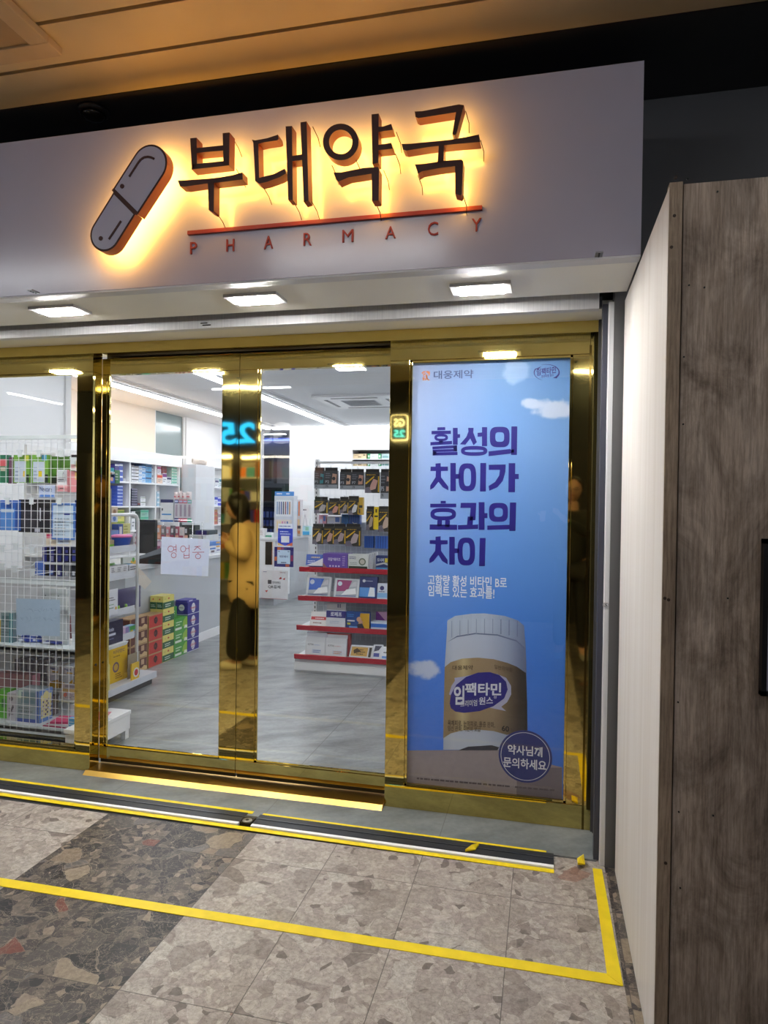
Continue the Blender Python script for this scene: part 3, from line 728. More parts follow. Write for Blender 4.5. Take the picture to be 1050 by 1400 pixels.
# air conditioner cassette
r = thing('ceiling_air_conditioner', 'square white cassette air conditioner in the shop ceiling', 'air conditioner', (-2.12, 4.6, CZ-.03))
x0, x1, y0, y1 = -2.6, -1.65, 4.13, 5.08
MB().box(x0, x1, y0, y1, CZ-.03, CZ-.001, LACQ).build('panel', r, bevel=.006)
mb = MB().box(x0+.27, x1-.27, y0+.27, y1-.27, CZ-.034, CZ-.0302, M((206, 208, 212), .5))
for k in range(14): mb.box(x0+.28, x1-.28, y0+.29+.028*k, y0+.297+.028*k, CZ-.036, CZ-.0342, M((166, 168, 174), .5))
for k in range(10): mb.box(x0+.29+.04*k, x0+.296+.04*k, y0+.28, y1-.28, CZ-.0375, CZ-.0362, M((172, 174, 180), .5))
mb.build('grille', r)
for b in ((x0+.2, x1-.2, y0+.09, y0+.13), (x0+.2, x1-.2, y1-.13, y1-.09), (x0+.09, x0+.13, y0+.2, y1-.2), (x1-.13, x1-.09, y0+.2, y1-.2)):
    MB().box(*b, CZ-.033, CZ-.0302, M((84, 88, 94), .4)).build('air_outlet', r)

# ================================================================== printed poster behind the right pane
PYp = .0335
def at_p(x, y, k=0): q = atY(x, y, PYp); return V(q.x, PYp-.0003*k, q.z)
k = NT('printed_sky'); x, y, z = k.sep(k.pos())
t = k.math('DIVIDE', k.math('SUBTRACT', z, .1), 2.06); 
c = k.ramp(t, [(0, (58, 116, 224)), (.30, (64, 128, 228)), (.55, (98, 150, 226)), (.8, (120, 162, 220)), (1., (102, 150, 210))])
u = k.math('DIVIDE', k.math('ADD', x, .63), .74)
lf = k.math('MULTIPLY', k.math('MAXIMUM', 0, k.math('SUBTRACT', .55, u)), k.math('MULTIPLY', k.math('MULTIPLY', t, t), 1.1))
c = k.mix(lf, c, L3((206, 210, 240)))
nf, _ = k.noise(k.comb(x, z, 0), 11, 6, .6)
def cloud(cx, cz, rx, rz, col, c):
    dx = k.math('DIVIDE', k.math('SUBTRACT', x, cx), rx); dz = k.math('DIVIDE', k.math('SUBTRACT', z, cz), rz)
    dd = k.math('ADD', k.math('ADD', k.math('MULTIPLY', dx, dx), k.math('MULTIPLY', dz, dz)), k.math('MULTIPLY', k.math('SUBTRACT', nf, .5), 2.4))
    o = k.n('MapRange', interpolation_type='SMOOTHSTEP', i_1=1.15, i_2=.35, i_3=0., i_4=.85); k.l(dd, o.inputs[0])
    return k.mix(o.outputs[0], c, L3(col))
for px, py, rx, rz, col in ((758, 559, .12, .05, (206, 216, 236)), (728, 552, .05, .03, (200, 212, 234)), (578, 915, .085, .05, (206, 214, 232)), (705, 509, .07, .06, (150, 186, 232))):
    q = at_p(px, py); c = cloud(q.x, q.z, rx, rz, col, c)
k.l(c, k.b.inputs['Base Color']); k.b.inputs['Roughness'].default_value = .45; thin_sheet(k, c, .2); SKYP = k.m
NAVY = M((36, 28, 128), .45, noise=.02); BADGE = M((28, 44, 126), .45, noise=.02); PALE = M((226, 232, 246), .45, noise=.01); PODM = M((158, 148, 156), .5, noise=.04, scale=30); PODD = M((120, 112, 126), .5, noise=.03)
post = thing('advertising_poster', 'tall blue vitamin poster with a white bottle behind the right pane', 'poster', (-.26, PYp, .11))
MB().poly([(-.632, PYp, .118), (.108, PYp, .118), (.108, PYp, 2.158), (-.632, PYp, 2.158)], SKYP).build('printed_sheet', post)
def ptext(s, x0, y0, x1, y1, m, bold=.01, dy=0, parent=True, k=3):
    a = at_p(x0, y1+dy, k); wv = at_p(x1, (y0+y1)/2).x-at_p(x0, (y0+y1)/2).x; h = at_p((x0+x1)/2, y0).z-at_p((x0+x1)/2, y1).z
    b2 = at_p(x1, y1-dy*0, k)
    return (s, V(a.x, PYp-.0003*k, a.z), wv, h, m, bold)
def add_text(mb, tt, slope=0.0):
    s, o, wv, h, m, bold = tt; mb.text(s, o, (1, 0, slope), (0, 0, 1), wv, h, m, bold)
# headline drawn with heavy geometric strokes (zoom frame: 540,480 scale 4)
zP = lambda x, y: (540+x/4.0, 480+y/4.0)
mb = MB()
def bar(x0, y0, x1, y1, t, horiz=True):
    if horiz: P = [(x0, y0-t/2), (x1, y1-t/2), (x1, y1+t/2), (x0, y0+t/2)]
    else: P = [(x0-t/2, y0), (x0+t/2, y0), (x1+t/2, y1), (x1-t/2, y1)]
    mb.poly([at_p(*zP(*q), 3) for q in P[::-1]], NAVY)
def rnd(cx, cy, rx, ry, t, p=3.2, n=36):
    A, B = [], []
    for i in range(n):
        a = 2*math.pi*i/n; ca, sa = math.cos(a), math.sin(a)
        e = lambda v: math.copysign(abs(v)**(2/p), v)
        A.append(at_p(*zP(cx+rx*e(ca), cy-ry*e(sa)), 3)); B.append(at_p(*zP(cx+(rx-t)*e(ca), cy-(ry-t)*e(sa)), 3))
    ia = [mb.addv(q) for q in A]; ib = [mb.addv(q) for q in B]
    for i in range(n):
        j = (i+1) % n; mb.face((ia[i], ia[j], ib[j], ib[i]), NAVY)
def shape(*P): mb.poly([at_p(*zP(*q), 3) for q in P[::-1]], NAVY)
# hwal
bar(232,425,275,424,16); bar(200,446,306,444,18); rnd(253,473,37,20,14,2.4); bar(252,488,252,502,22,False); bar(194,507,312,500,18)
bar(330,420,330,512,26,False); bar(343,465,356,464,20); bar(205,530,340,522,15); bar(330,522,330,546,20,False); bar(206,546,340,542,14); bar(217,546,217,568,20,False); bar(206,563,342,560,17)
# seong
shape((400,420),(430,420),(428,445),(448,498),(430,515),(412,478),(385,512),(355,510),(390,470),(402,440)); bar(490,416,490,520,28,False); bar(452,458,478,456,22); rnd(433,546,72,27,20,2.6)
# ui
rnd(573,470,54,56,30,3.4); bar(512,562,632,548,26); shape((632,540),(650,536),(650,556),(632,558)); bar(653,412,651,568,32,False)
# cha
shape((222,615),(250,613),(250,632),(290,632),(290,655),(252,656),(252,690),(292,742),(292,762),(262,745),(238,715),(212,748),(193,758),(193,735),(222,690),(224,656),(194,656),(195,632),(222,632))
bar(318,612,318,766,30,False); bar(330,686,356,685,26)
# i
rnd(396,690,48,76,28,3.0); bar(483,612,481,768,32,False)
# ga
shape((513,622),(606,620),(604,660),(590,710),(560,745),(516,764),(512,738),(548,715),(570,680),(574,650),(513,650)); bar(640,613,638,772,36,False); bar(654,686,677,686,28)
# hyo
bar(250,826,278,826,14); bar(193,845,335,844,20); rnd(264,892,70,34,22,2.6); bar(245,925,243,958,26,False); bar(288,925,287,962,26,False); bar(190,962,340,964,28)
# gwa
shape((360,830),(445,830),(440,925),(408,925),(414,858),(358,858)); shape((398,905),(428,905),(425,950),(455,948),(455,972),(345,976),(344,952),(394,950)); bar(474,826,474,978,32,False); bar(488,900,506,900,28)
# ui
rnd(566,882,52,52,28,3.2); bar(505,966,628,962,24); bar(646,828,642,984,34,False)
# cha i
shape((222,1015),(250,1013),(250,1034),(288,1034),(288,1056),(252,1058),(252,1092),(288,1142),(288,1166),(258,1148),(238,1115),(210,1150),(188,1160),(188,1136),(220,1092),(222,1056),(190,1054),(190,1034),(222,1034))
bar(312,1016,312,1168,30,False); bar(326,1092,350,1092,26); rnd(390,1096,48,76,28,3.0); bar(480,1022,476,1176,32,False)
mb.build('headline', post)
mb = MB(); add_text(mb, ptext('고함량 활성 비타민 B로', 585, 785, 693, 800, PALE, .018)); add_text(mb, ptext('임팩트 있는 효과를!', 585, 799.5, 676, 815, PALE, .018)); mb.build('caption', post)
# company mark and name, product mark
ORG = M((226, 138, 96), .5); mb = MB(); zQ = lambda x, y: (560+x/4.773, 490+y/4.773)
def q_(m, *P): mb.poly([at_p(*zQ(*p), 3) for p in P[::-1]], m)
for P in ([(78,94),(90,84),(104,84),(104,92),(92,93),(84,102)], [(106,84),(120,82),(134,88),(132,108),(124,118),(124,104),(112,94)], [(88,100),(104,97),(104,106),(92,110),(100,120),(90,122)], [(104,110),(114,104),(118,116),(106,124),(120,132),(134,142),(122,144),(108,134)], [(84,124),(98,124),(96,143),(86,143)], [(100,128),(108,134),(110,143),(100,143)]): q_(ORG, *P)
mb.build('company_mark', post)
mb = MB(); add_text(mb, ptext('대웅제약', 593, 507, 647, 518.5, M((66, 84, 140), .5), .012)); mb.build('company_name', post)
mb = MB(); add_text(mb, ptext('임팩타민', 733.5, 504.5, 760, 514, NAVY, .025), .12); add_text(mb, ptext('프리미엄 원스', 740, 513, 757, 517, NAVY, .02), .12)
zc = lambda x, y: at_p(*zQ(x, y), 3)
def arc(cx, cy, rx, ry, a0, a1, t0, t1, m, n=18):
    A, B = [], []
    for i in range(n+1):
        f = i/n; a = math.radians(a0+(a1-a0)*f); t = t0+(t1-t0)*f
        A.append(zc(cx+rx*math.cos(a), cy-ry*math.sin(a))); B.append(zc(cx+(rx-t)*math.cos(a), cy-(ry-t)*math.sin(a)))
    for i in range(n): mb.poly([A[i], A[i+1], B[i+1], B[i]] if a1 > a0 else [B[i], B[i+1], A[i+1], A[i]], m)
arc(895, 92, 85, 54, 20, 115, 7, 1, NAVY); arc(895, 92, 85, 54, 20, -35, 7, 12, NAVY); arc(895, 92, 85, 54, 150, 250, 8, 1, NAVY)
q_(NAVY, (935,128),(965,112),(962,130)); q_(NAVY, (822,68),(860,52),(838,74)); mb.build('product_mark', post)
# podium
mb = MB(); mb.poly([at_p(*q, 1) for q in [(553.5, 1074), (553.8, 1026), (683, 1025), (760, 1047), (768.5, 1049), (768.5, 1098), (705, 1092)]], PODM)
mb.poly([at_p(*q, 2) for q in [(706, 1092.5), (707, 1049), (768.3, 1049.5), (768.3, 1098)]], PODD); mb.build('printed_podium', post)
# the bottle, printed with the shading of the artwork
k = NT('printed_white_plastic'); x, y, z = k.sep(k.pos()); xl, xr = at_p(606, 960).x, at_p(721, 960).x
u = k.math('DIVIDE', k.math('SUBTRACT', x, xl), xr-xl)
k.l(k.ramp(u, [(0, (176, 190, 216)), (.12, (196, 206, 228)), (.5, (188, 200, 226)), (.75, (160, 174, 206)), (.93, (112, 126, 164)), (1, (96, 108, 146))]), k.b.inputs['Base Color']); PLAS = k.m
k = NT('printed_gold_label'); x, y, z = k.sep(k.pos()); u = k.math('DIVIDE', k.math('SUBTRACT', x, xl), xr-xl)
k.l(k.ramp(u, [(0, (150, 132, 104)), (.13, (162, 140, 106)), (.24, (200, 184, 140)), (.34, (166, 144, 112)), (.6, (158, 138, 112)), (.72, (128, 110, 88)), (.9, (62, 54, 50)), (1, (44, 40, 44))]), k.b.inputs['Base Color']); GOLDL = k.m
k = NT('printed_cap'); x, y, z = k.sep(k.pos()); u = k.math('DIVIDE', k.math('SUBTRACT', x, xl), xr-xl)
rb = k.math('MULTIPLY', k.math('FRACT', k.math('MULTIPLY', u, 9.)), .1)
k.l(k.mix(rb, k.ramp(u, [(0, (186, 200, 222)), (.5, (190, 204, 228)), (.8, (150, 166, 200)), (1, (104, 118, 160))]), L3((120, 134, 170))), k.b.inputs['Base Color']); CAPM = k.m
zB = lambda x, y: (600+x/7.5, 880+y/7.5)
mb = MB(); pb = lambda P, m, kk: mb.poly([at_p(*q, kk) for q in P], m)
pb([(606, 1025), (606.5, 1000), (608, 912), (610, 880), (612, 848), (622, 842.5), (645, 839), (662, 838.5), (690, 842), (708, 848), (716, 855), (718.5, 880), (719.5, 905), (720.5, 960), (721, 1000), (700, 1018), (683, 1025)], PLAS, 3)
pb([(611, 877), (611.5, 849), (622, 842), (645, 839), (662, 838.5), (690, 842), (708, 848), (716.5, 856), (718.5, 886), (706, 874), (680, 866), (650, 864), (625, 868)], CAPM, 4)
pb([(611, 878), (625, 869.2), (650, 865.2), (680, 867.2), (706, 875.2), (718.5, 887), (718.5, 888.5), (706, 877), (680, 869), (650, 867), (625, 871)], M((104, 118, 156), .5), 5)
pb([zB(*q) for q in [(60, 240), (120, 190), (240, 152), (400, 143), (560, 158), (700, 195), (800, 235), (893, 300), (905, 600), (908, 900), (800, 905), (700, 935), (560, 895), (400, 880), (240, 888), (120, 920), (45, 970)]], GOLDL, 5)
pb([zB(*q) for q in [(420, 1048), (300, 1055), (200, 1092), (600, 1092), (620, 1062), (540, 1040)]], M((44, 46, 66), .5), 5)
for i in range(9):
    xx = 617+11.2*i; t_ = ((xx-664)/54)**2*4.5
    pb([(xx, 866+t_*1.6), (xx+.2, 846+t_*.9), (xx+1.3, 846+t_*.9), (xx+1.3, 866+t_*1.6)], M((150, 164, 196) if i < 6 else (110, 124, 164), .5), 6)
BOT = mb.build('printed_bottle', post)
mb = MB(); LAV = M((176, 180, 216), .45); BLU = M((34, 32, 138), .45)
pb([zB(*q) for q in [(105, 520), (130, 430), (165, 380), (160, 350), (240, 340), (420, 300), (600, 310), (690, 350), (740, 430), (742, 520), (700, 600), (640, 645), (690, 690), (540, 660), (300, 600)]], LAV, 6)
pb([zB(*q) for q in [(112, 610), (125, 520), (180, 420), (280, 340), (400, 296), (520, 290), (620, 320), (690, 390), (706, 470), (670, 560), (560, 640), (420, 690), (260, 708), (170, 695), (125, 660)]], BLU, 7)
mb.build('label_emblem', BOT)
def btxt(s, x0, y0, x1, y1, m, bold, sl, kk=9):
    a = at_p(*zB(x0, y1), kk); wv = at_p(*zB(x1, y1)).x-at_p(*zB(x0, y1)).x; h = at_p(*zB(x0, y0)).z-at_p(*zB(x0, y1)).z
    mb.text(s, a, (1, 0, sl), (0, 0, 1), wv, h, m, bold)
BRN = M((66, 50, 40), .5)
mb = MB(); btxt('임', 152, 430, 260, 625, PALE, .03, .08); btxt('팩타민', 268, 400, 640, 530, PALE, .03, .07); mb.build('label_name', BOT); mb = MB(); btxt('프리미엄', 222, 585, 392, 650, PALE, .01, .17); btxt('원스', 410, 548, 555, 625, PALE, .02, .13); btxt('정', 560, 535, 592, 562, PALE, .01, .1)
mb.build('label_subtitle', BOT); mb = MB(); btxt('대웅제약', 140, 222, 350, 270, BRN, .01, .08); mb.build('label_maker', BOT); mb = MB(); btxt('일반의약품', 570, 212, 755, 255, BRN, .0, -.13)
mb.build('label_class', BOT); mb = MB(); btxt('육체피로, 눈의피로, 통증 완화,', 92, 780, 575, 840, BRN, .01, .04); btxt('임신 완화, 이번의 보급', 92, 838, 428, 895, BRN, .01, .06); mb.build('label_claim', BOT); mb = MB(); btxt('60', 645, 835, 720, 893, BLACK, .02, -.06); btxt('정', 735, 868, 770, 900, BRN, 0, 0)
mb.build('label_count', BOT)
bc = at_p(718, 1034, 8); R = at_p(755, 1034).x-bc.x
mb = MB(); mb.poly([(bc.x+R*math.cos(a*math.pi/24), bc.y, bc.z+R*math.sin(a*math.pi/24)) for a in range(48)], BADGE)
for a in range(48):
    a0, a1 = a*math.pi/24, (a+1)*math.pi/24
    mb.poly([(bc.x+q*R*math.cos(t), bc.y-.0003, bc.z+q*R*math.sin(t)) for q, t in ((.9, a0), (.92, a0), (.92, a1), (.9, a1))], PALE)
add_text(mb, ptext('약사님께', 694, 1017, 741.5, 1030.5, PALE, .022, k=10), -.0); add_text(mb, ptext('문의하세요', 688, 1034, 747, 1048, PALE, .022, k=10), -.0); mb.build('badge', post)
mb = MB(); rr = random.Random(3); xx = 570.0
while xx < 752:
    x2 = xx+rr.uniform(2, 7)
    a, b = at_p(xx, 1064+(xx-570)*.087, 4), at_p(x2, 1064+(x2-570)*.087, 4)
    if not 694 < xx < 702: mb.poly([a-V(0, 0, .004), b-V(0, 0, .004), b+V(0, 0, .004), a+V(0, 0, .004)], M((96, 86, 96), .5))
    xx = x2+rr.uniform(.5, 2)
mb.build('small_print', post)
# papers taped on the glass
def rot_paper(pts, Y, name, label, m, extra=None):
    r = thing(name, label, 'paper', atY(pts[0][0], pts[0][1], Y)); P = [atY(*q, Y) for q in pts]
    n = sum((P[(i+1) % 4].x-P[i].x)*(P[(i+1) % 4].z+P[i].z) for i in range(4))
    MB().poly(P[::-1] if n > 0 else P, m).build('sheet', r); return r
r = rot_paper([(219.5, 784.5), (284.5, 788), (287, 737.5), (221, 733.5)], .1002, 'paper_notice', 'white paper notice with red Korean handwriting taped to the sliding door glass', PAPER((206, 214, 236)))
REDP = M((164, 30, 70), .5); mb = MB(); zN = lambda x, y: atY(130+x/5.526, 580+y/5.526, .0996)
def pen(pts, closed=False):
    P = [zN(*q) for q in pts]; P = P+[P[0]] if closed else P
    for a, b in zip(P, P[1:]):
        t = (b-a).normalized(); nn = V(t.z, 0, -t.x)*.0016; mb.poly([a-nn, b-nn, b+nn, a+nn], REDP)
def pen_o(cx, cy, rx, ry): pen([(cx+rx*math.cos(a*math.pi/8), cy+ry*math.sin(a*math.pi/8)) for a in range(16)], True)
pen_o(572, 942, 22, 22); pen([(612,908),(613,968)]); pen([(592,928),(612,926)]); pen([(592,950),(612,948)]); pen_o(594, 990, 19, 19)
pen_o(665, 942, 20, 23); pen([(710,912),(711,968)]); pen([(686,940),(710,938)]); pen([(672,975),(672,1012),(710,1010)]); pen([(710,972),(711,1010)]); pen([(672,992),(710,990)])
pen([(752,925),(795,922)]); pen([(774,925),(748,952)]); pen([(774,928),(800,948)]); pen([(735,968),(824,966)]); pen([(778,968),(779,980)]); pen_o(778, 998, 20, 18)
mb.build('handwriting', r)
r = rot_paper([(22.5, 868), (82, 870), (82, 820), (22, 818)], .0315, 'paper_notice', 'blank looking pale blue paper seen from behind on the left window', PAPER((170, 190, 212)))
mb = MB()
for row, (y, xs) in enumerate(((833, (30, 76)), (846, (28, 75)))):
    rr = random.Random(row); x = xs[0]
    while x < xs[1]:
        a = atY(x, y+rr.uniform(-3, 3), .0311); b = atY(x+rr.uniform(-1, 4), y+rr.uniform(-4, 4), .0311); nn = V(.0008, 0, .0008); mb.poly([a-nn, b-nn, b+nn, a+nn], M((134, 152, 178), .8)); x += 2.4
mb.build('show_through', r)

# ================================================================== shop fittings
CNT = M((190, 194, 200), .35, noise=.03, scale=3); CTOP = M((214, 216, 220), .25, noise=.02)
r = thing('service_counter', 'long grey fronted service counter behind the stacked drink cartons', 'counter', (-3.8, 3.3, 0))
MB().box(-4.1, -3.515, 2.0, 4.6, .09, .86, CNT).build('body', r); MB().box(-4.12, -3.47, 1.97, 4.63, .86, .90, CTOP).build('worktop', r, bevel=.004)
MB().box(-4.08, -3.505, 2.01, 4.59, 0, .09, WHITE).build('plinth', r)
C2Z = .97
r = thing('pay_counter', 'white counter end with payment signs at the back of the shop', 'counter', (-4.0, 6.6, 0))
MB().box(-4.4, -3.74, 5.9, 7.3, .10, C2Z-.04, LACQ).build('body', r); MB().box(-4.42, -3.70, 5.888, 7.33, C2Z-.04, C2Z, CTOP).build('worktop', r, bevel=.004)
MB().box(-4.38, -3.755, 5.915, 7.28, 0, .10, M((168, 172, 178), .4)).build('plinth', r)
MB().box(-3.74, -3.735, 6.5, 7.3, .10, C2Z-.05, M((176, 180, 186), .35)).build('side_panel', r)
o, wd, h = rectY(363, 738, 372, 772, 5.9)
MB().box(o.x-wd/2, o.x+wd/2, 5.892, 5.8995, o.z, o.z+h-.03, M((10, 9, 10), .3)).box(o.x+wd/2, o.x+wd/2+.006, 5.89, 5.8995, o.z, o.z+h-.03, M((190, 130, 90), .5)).build('slot_panel', r)

# medicine shelves on the left wall
SX = -4.80
r = thing('medicine_shelf', 'tall white wall shelf full of medicine boxes behind the counter', 'shelf', (-4.95, 4.2, 0))
ys = [2.88, 3.43, 3.98, 4.53, 5.10]; zs = [.25, .54, .83, 1.12, 1.41, 1.70]
MB().box(SX-.01, SX+.02, ys[0], ys[-1]+.03, 1.93, 2.08, LACQ).box(-5.098, SX-.01, ys[0], ys[-1]+.03, 1.93, 1.945, LACQ).build('header_board', r); MB().box(-5.098, -5.09, ys[0], ys[-1], 0, 1.93, OFFW).build('back_panel', r)
for yv in ys: MB().box(-5.09, SX, yv-.012, yv+.012, 0, 1.93, LACQ).build('divider', r)
for zv in zs: 
    for a, b in zip(ys, ys[1:]): MB().box(-5.09, SX-.004, a+.012, b-.012, zv-.02, zv, LACQ).build('shelf_board', r)
# white cabinet right of it
r = thing('storage_cabinet', 'tall white storage cabinet with open shelves at its right side', 'cabinet', (-4.85, 5.9, 0)); QX = -4.60
MB().box(-4.80, QX, 5.18, 5.70, 0, 1.98, M((208, 212, 218), .3, noise=.02)).build('door', r, bevel=.003)
MB().box(-4.80, QX, 5.7005, 5.72, 0, 1.98, LACQ).box(-4.80, QX, 6.58, 6.6, 0, 1.98, LACQ).box(-4.80, -4.79, 5.72, 6.58, 0, 1.98, OFFW).box(-4.80, QX, 5.72, 6.58, 1.96, 1.98, LACQ).build('body', r)
cz = [.62, .90, 1.15, 1.42, 1.69]
for zv in cz: MB().box(-4.79, QX-.002, 5.72, 6.58, zv-.018, zv, LACQ).build('shelf_board', r)

W_, N_, B_, T_, R_, G_ = (228, 230, 236), (32, 34, 92), (56, 104, 196), (70, 176, 156), (196, 60, 76), (80, 150, 60)
def mini(base, band): return [('r', 0, .62, 1, .9, band), ('l', .12, .15, .85, .5, 2, (110, 116, 130))]
def cell(rect, label, base, band, n=1, z=None, group=None, cat='medicine box', d=.16):
    """a pile of n like boxes in the medicine shelf, each its own object, low to high"""
    o, wd, h = rectX(*rect, SX-.03); z0 = o.z if z is None else z; hh = (o.z+h-z0)/n
    for a, b in zip(ys, ys[1:]):
        if a <= o.y < b:
            l, r_ = max(o.y-wd/2, a+.014), min(o.y+wd/2, b-.014); o.y, wd = (l+r_)/2, r_-l-.001
    hh = min(hh, (1.926-z0)/n if z0 >= 1.7 else (zs[[q for q in range(6) if zs[q] <= z0+.001][-1]+1]-.022-z0)/n)
    for i in range(n):
        lab = label if n == 1 else label + (', lowest' if i == 0 else ', topmost' if i == n-1 else ', %s lowest' % ('second third fourth fifth sixth seventh eighth ninth'.split()[i-1]))
        pack('medicine_box', lab, cat, V(o.x, o.y, z0+i*hh+.0004), wd, d, hh-.001, base, mini(base, band), rot=90, group=group)
A_ = [((157,634,163,659),'violet medicine box at the left of the top shelf row',(74,66,150),W_,3,1.70), ((163,634,168,659),'blue and white medicine box standing left in the top shelf row',(62,92,190),W_,3,1.70),
 ((168.5,654,172,659),'small clear and white carton low in the left top cell',W_,(190,196,204),1,1.70),
 ((180,637,189.5,659),'black speckled white medicine box in the middle top cell',W_,(60,60,66),5,1.70), ((190,637,194,659),'white medicine box beside the speckled pile',(214,224,238),(120,160,210),4,1.70),
 ((194.2,637,199,659),'white and sky blue medicine carton in the middle top cell',(176,206,236),(60,140,210),3,1.70), ((199.3,634,207,659),'bright blue medicine carton in the middle top cell',(90,160,214),(40,60,110),3,1.70), ((207.5,635,211.5,659),'slim grey white carton at the right of the middle top cell',(206,212,220),(130,140,160),2,1.70),
 ((215,634,220.5,648),'white carton at the upper left of the right top cell',(220,216,228),(150,60,110),1,1.815), ((221.5,634,228,646),'dark red carton in the right top cell',(134,44,56),(90,30,40),1,1.835),
 ((215,648.5,222,661),'orange and white small carton in the right top cell',(222,196,180),(214,80,60),1,1.70), ((222.5,646.5,228,661),'tall white carton with purple band in the right top cell',W_,(110,50,130),1,1.70), ((228.3,652,234,661),'low white carton with navy print in the right top cell',W_,N_,1,1.70),
 ((235,637.5,245,661),'teal and white medicine box in the right top cell',(196,226,218),(62,176,150),6,1.70),
 ((160.5,664,168,692),'blue medicine box in the left middle cell',(54,86,186),(200,214,240),6,1.41), 
 ((180,668,188,691),'navy medicine box with white edge in the middle cell',(38,34,70),(150,150,170),7,1.41), ((188.2,688,192,691),'tiny black carton beside the navy pile',(40,40,46),(160,40,40),1,1.41), ((192.3,679,199,691),'small white pill carton in the middle cell',W_,(150,160,150),2,1.41),
 ((214.8,672,218,692),'slim pale blue carton in the right middle cell',(160,200,224),W_,3,1.41),
 ((180,699,185,706),'small white carton in the lower middle cell',W_,(120,120,120),1,1.12), ((185.5,698,192,706),'dark green carton in the lower middle cell',(70,92,84),(40,60,54),2,1.12), ((192.2,697,203,706),'long mint green carton in the lower middle cell',(150,196,182),(84,176,144),3,1.12),
 ((160,697,170,706),'yellow green carton in the lower left cell',(208,204,110),(120,150,60),2,1.12)]
for rect, lab, base, band, n, z in A_: cell(rect, lab, base, band, n, z)
for rect, lab, base, band, n, z in (((294,652,299,662),'white carton with dark corner on the upper cabinet shelf',W_,(70,70,110),1,1.69), ((299.5,650,304.5,662),'white pill bottle box on the upper cabinet shelf',(216,228,232),(60,120,140),1,1.69),
   ((293,675,298,688),'white and blue carton on the second cabinet shelf',(206,214,236),(60,70,190),1,1.42), ((297.5,676,304,688),'bright blue patterned carton on the second cabinet shelf',(60,72,196),W_,2,1.42),
   ((293,693,297.5,713),'red and tan carton stack on the third cabinet shelf',(196,110,92),(180,160,110),3,1.15), ((298,698,304.5,713),'pale carton with grey print on the third cabinet shelf',(214,210,212),(150,140,150),1,1.15),
   ((294,716,304,727),'clear bag of white packets on the fourth cabinet shelf',(196,204,214),(120,140,170),1,.90), ((293,729,298,737),'small beige carton on the fifth cabinet shelf',(206,190,160),(120,90,50),1,.62), ((298,727,304,737),'pale blue carton on the fifth cabinet shelf',(180,200,230),(70,110,180),1,.62)):
    o, wd, h = rectX(*rect, QX-.03)
    for i in range(n): pack('carton', lab+('' if n == 1 else (' bottom', ' middle', ' top')[i] if n == 3 else (' lower', ' upper')[i]), 'carton', V(o.x, o.y, z+i*h/n+.0004), wd*.9, .12, h/n-.001, base, mini(base, band), rot=90)
pack('paper_bundle', 'crumpled white paper bags lying on top of the cabinet', 'bag', V(-4.62, 5.45, 1.981), .38, .15, .11, (226, 214, 204), [('r', .1, .2, .5, .6, (200, 186, 176))], rot=90, kind='pouch')

# ---- things on the service counter
r = thing('computer_monitor', 'black computer monitor seen from behind on the counter', 'monitor', (-3.72, 2.62, .90))
o, wd, h = rectY(189, 706, 214, 752, 2.62)
MB().box(o.x-wd/2, o.x+wd/2, 2.60, 2.64, .97, .97+h, BLACK).build('panel', r, bevel=.006); MB().box(o.x-.03, o.x+.03, 2.64, 2.67, .91, 1.06, DARK).build('neck', r); MB().box(o.x-.1, o.x+.1, 2.57, 2.74, .90, .912, DARK).build('foot', r)
o = atZ(203, 771, .9); r = thing('receipt_printer', 'black sloping till printer with a grey lid on the counter', 'printer', (o.x, o.y+.1, .9))
P = [(0, 0), (.30, 0), (.30, .12), (.24, .15), (0, .06)]
MB().prism([(o.x-.1+a, o.y, .9+b) for a, b in P], (0, .16, 0), BLACK).build('body', r)
MB().prism([(o.x-.1, o.y-.004, .965), (o.x+.14, o.y-.004, 1.055), (o.x+.2, o.y-.004, 1.035), (o.x+.2, o.y-.004, 1.018), (o.x-.1, o.y-.004, .94)][::-1], (0, .172, 0), M((120, 126, 134), .4)).build('lid', r)
# wire display on the counter
DY = 3.1; p0 = atY(209, 713, DY); p1 = atY(263, 764, DY); r = thing('wire_display_stand', 'small chrome wire display stand on the counter with hanging packs', 'display stand', ((p0.x+p1.x)/2, DY+.1, .90))
mb = MB()
for x in (p0.x, p1.x):
    for yv in (DY, DY+.2): mb.tube([(x, yv, .9), (x, yv, p0.z)], .005, CHROME, 6)
mb.build('post', r)
zz = [atY(235, 738, DY).z, p0.z, .93]
for zv in zz:
    mb = MB().box(p0.x, p1.x, DY, DY+.2, zv-.004, zv, WIRE)
    mb.tube([(p0.x, DY, zv+.02), (p1.x, DY, zv+.02)], .003, CHROME, 5); mb.build('shelf_tray', r)
cols = [(210,150,120),(120,112,116),(200,130,140),(90,86,92),(170,90,110),(206,196,196),(60,56,58)]
for i in range(7):
    x0 = 213+6.3*i
    packY((x0, 717+(i % 3), x0+7, 736.5), DY-.004-.012*(i % 2), 'snack_pouch', 'small pouch in the upper wire tray, %s' % ('leftmost','second from left','third from left','fourth from left','fourth from right end','second from right end','rightmost')[i], 'pouch', .025, cols[i], [('r', .15, .1, .85, .35, (222,170,150) if i % 2 == 0 else (150,60,90)), ('r', .3, .5, .7, .8, (196,196,200))], z=zz[0]+.0005, kind='pouch')
for i in range(4):
    x0 = 211+11*i
    packY((x0, 741, x0+10, 758), DY+.012, 'snack_pouch', 'pinkish pouch in the lower wire tray, %s' % ('leftmost','second','third','rightmost')[i], 'pouch', .03, ((196,170,186),(160,150,160),(180,180,186),(150,130,150))[i], [('r', .2, .2, .8, .6, (150,80,110))], z=.9305, kind='pouch')
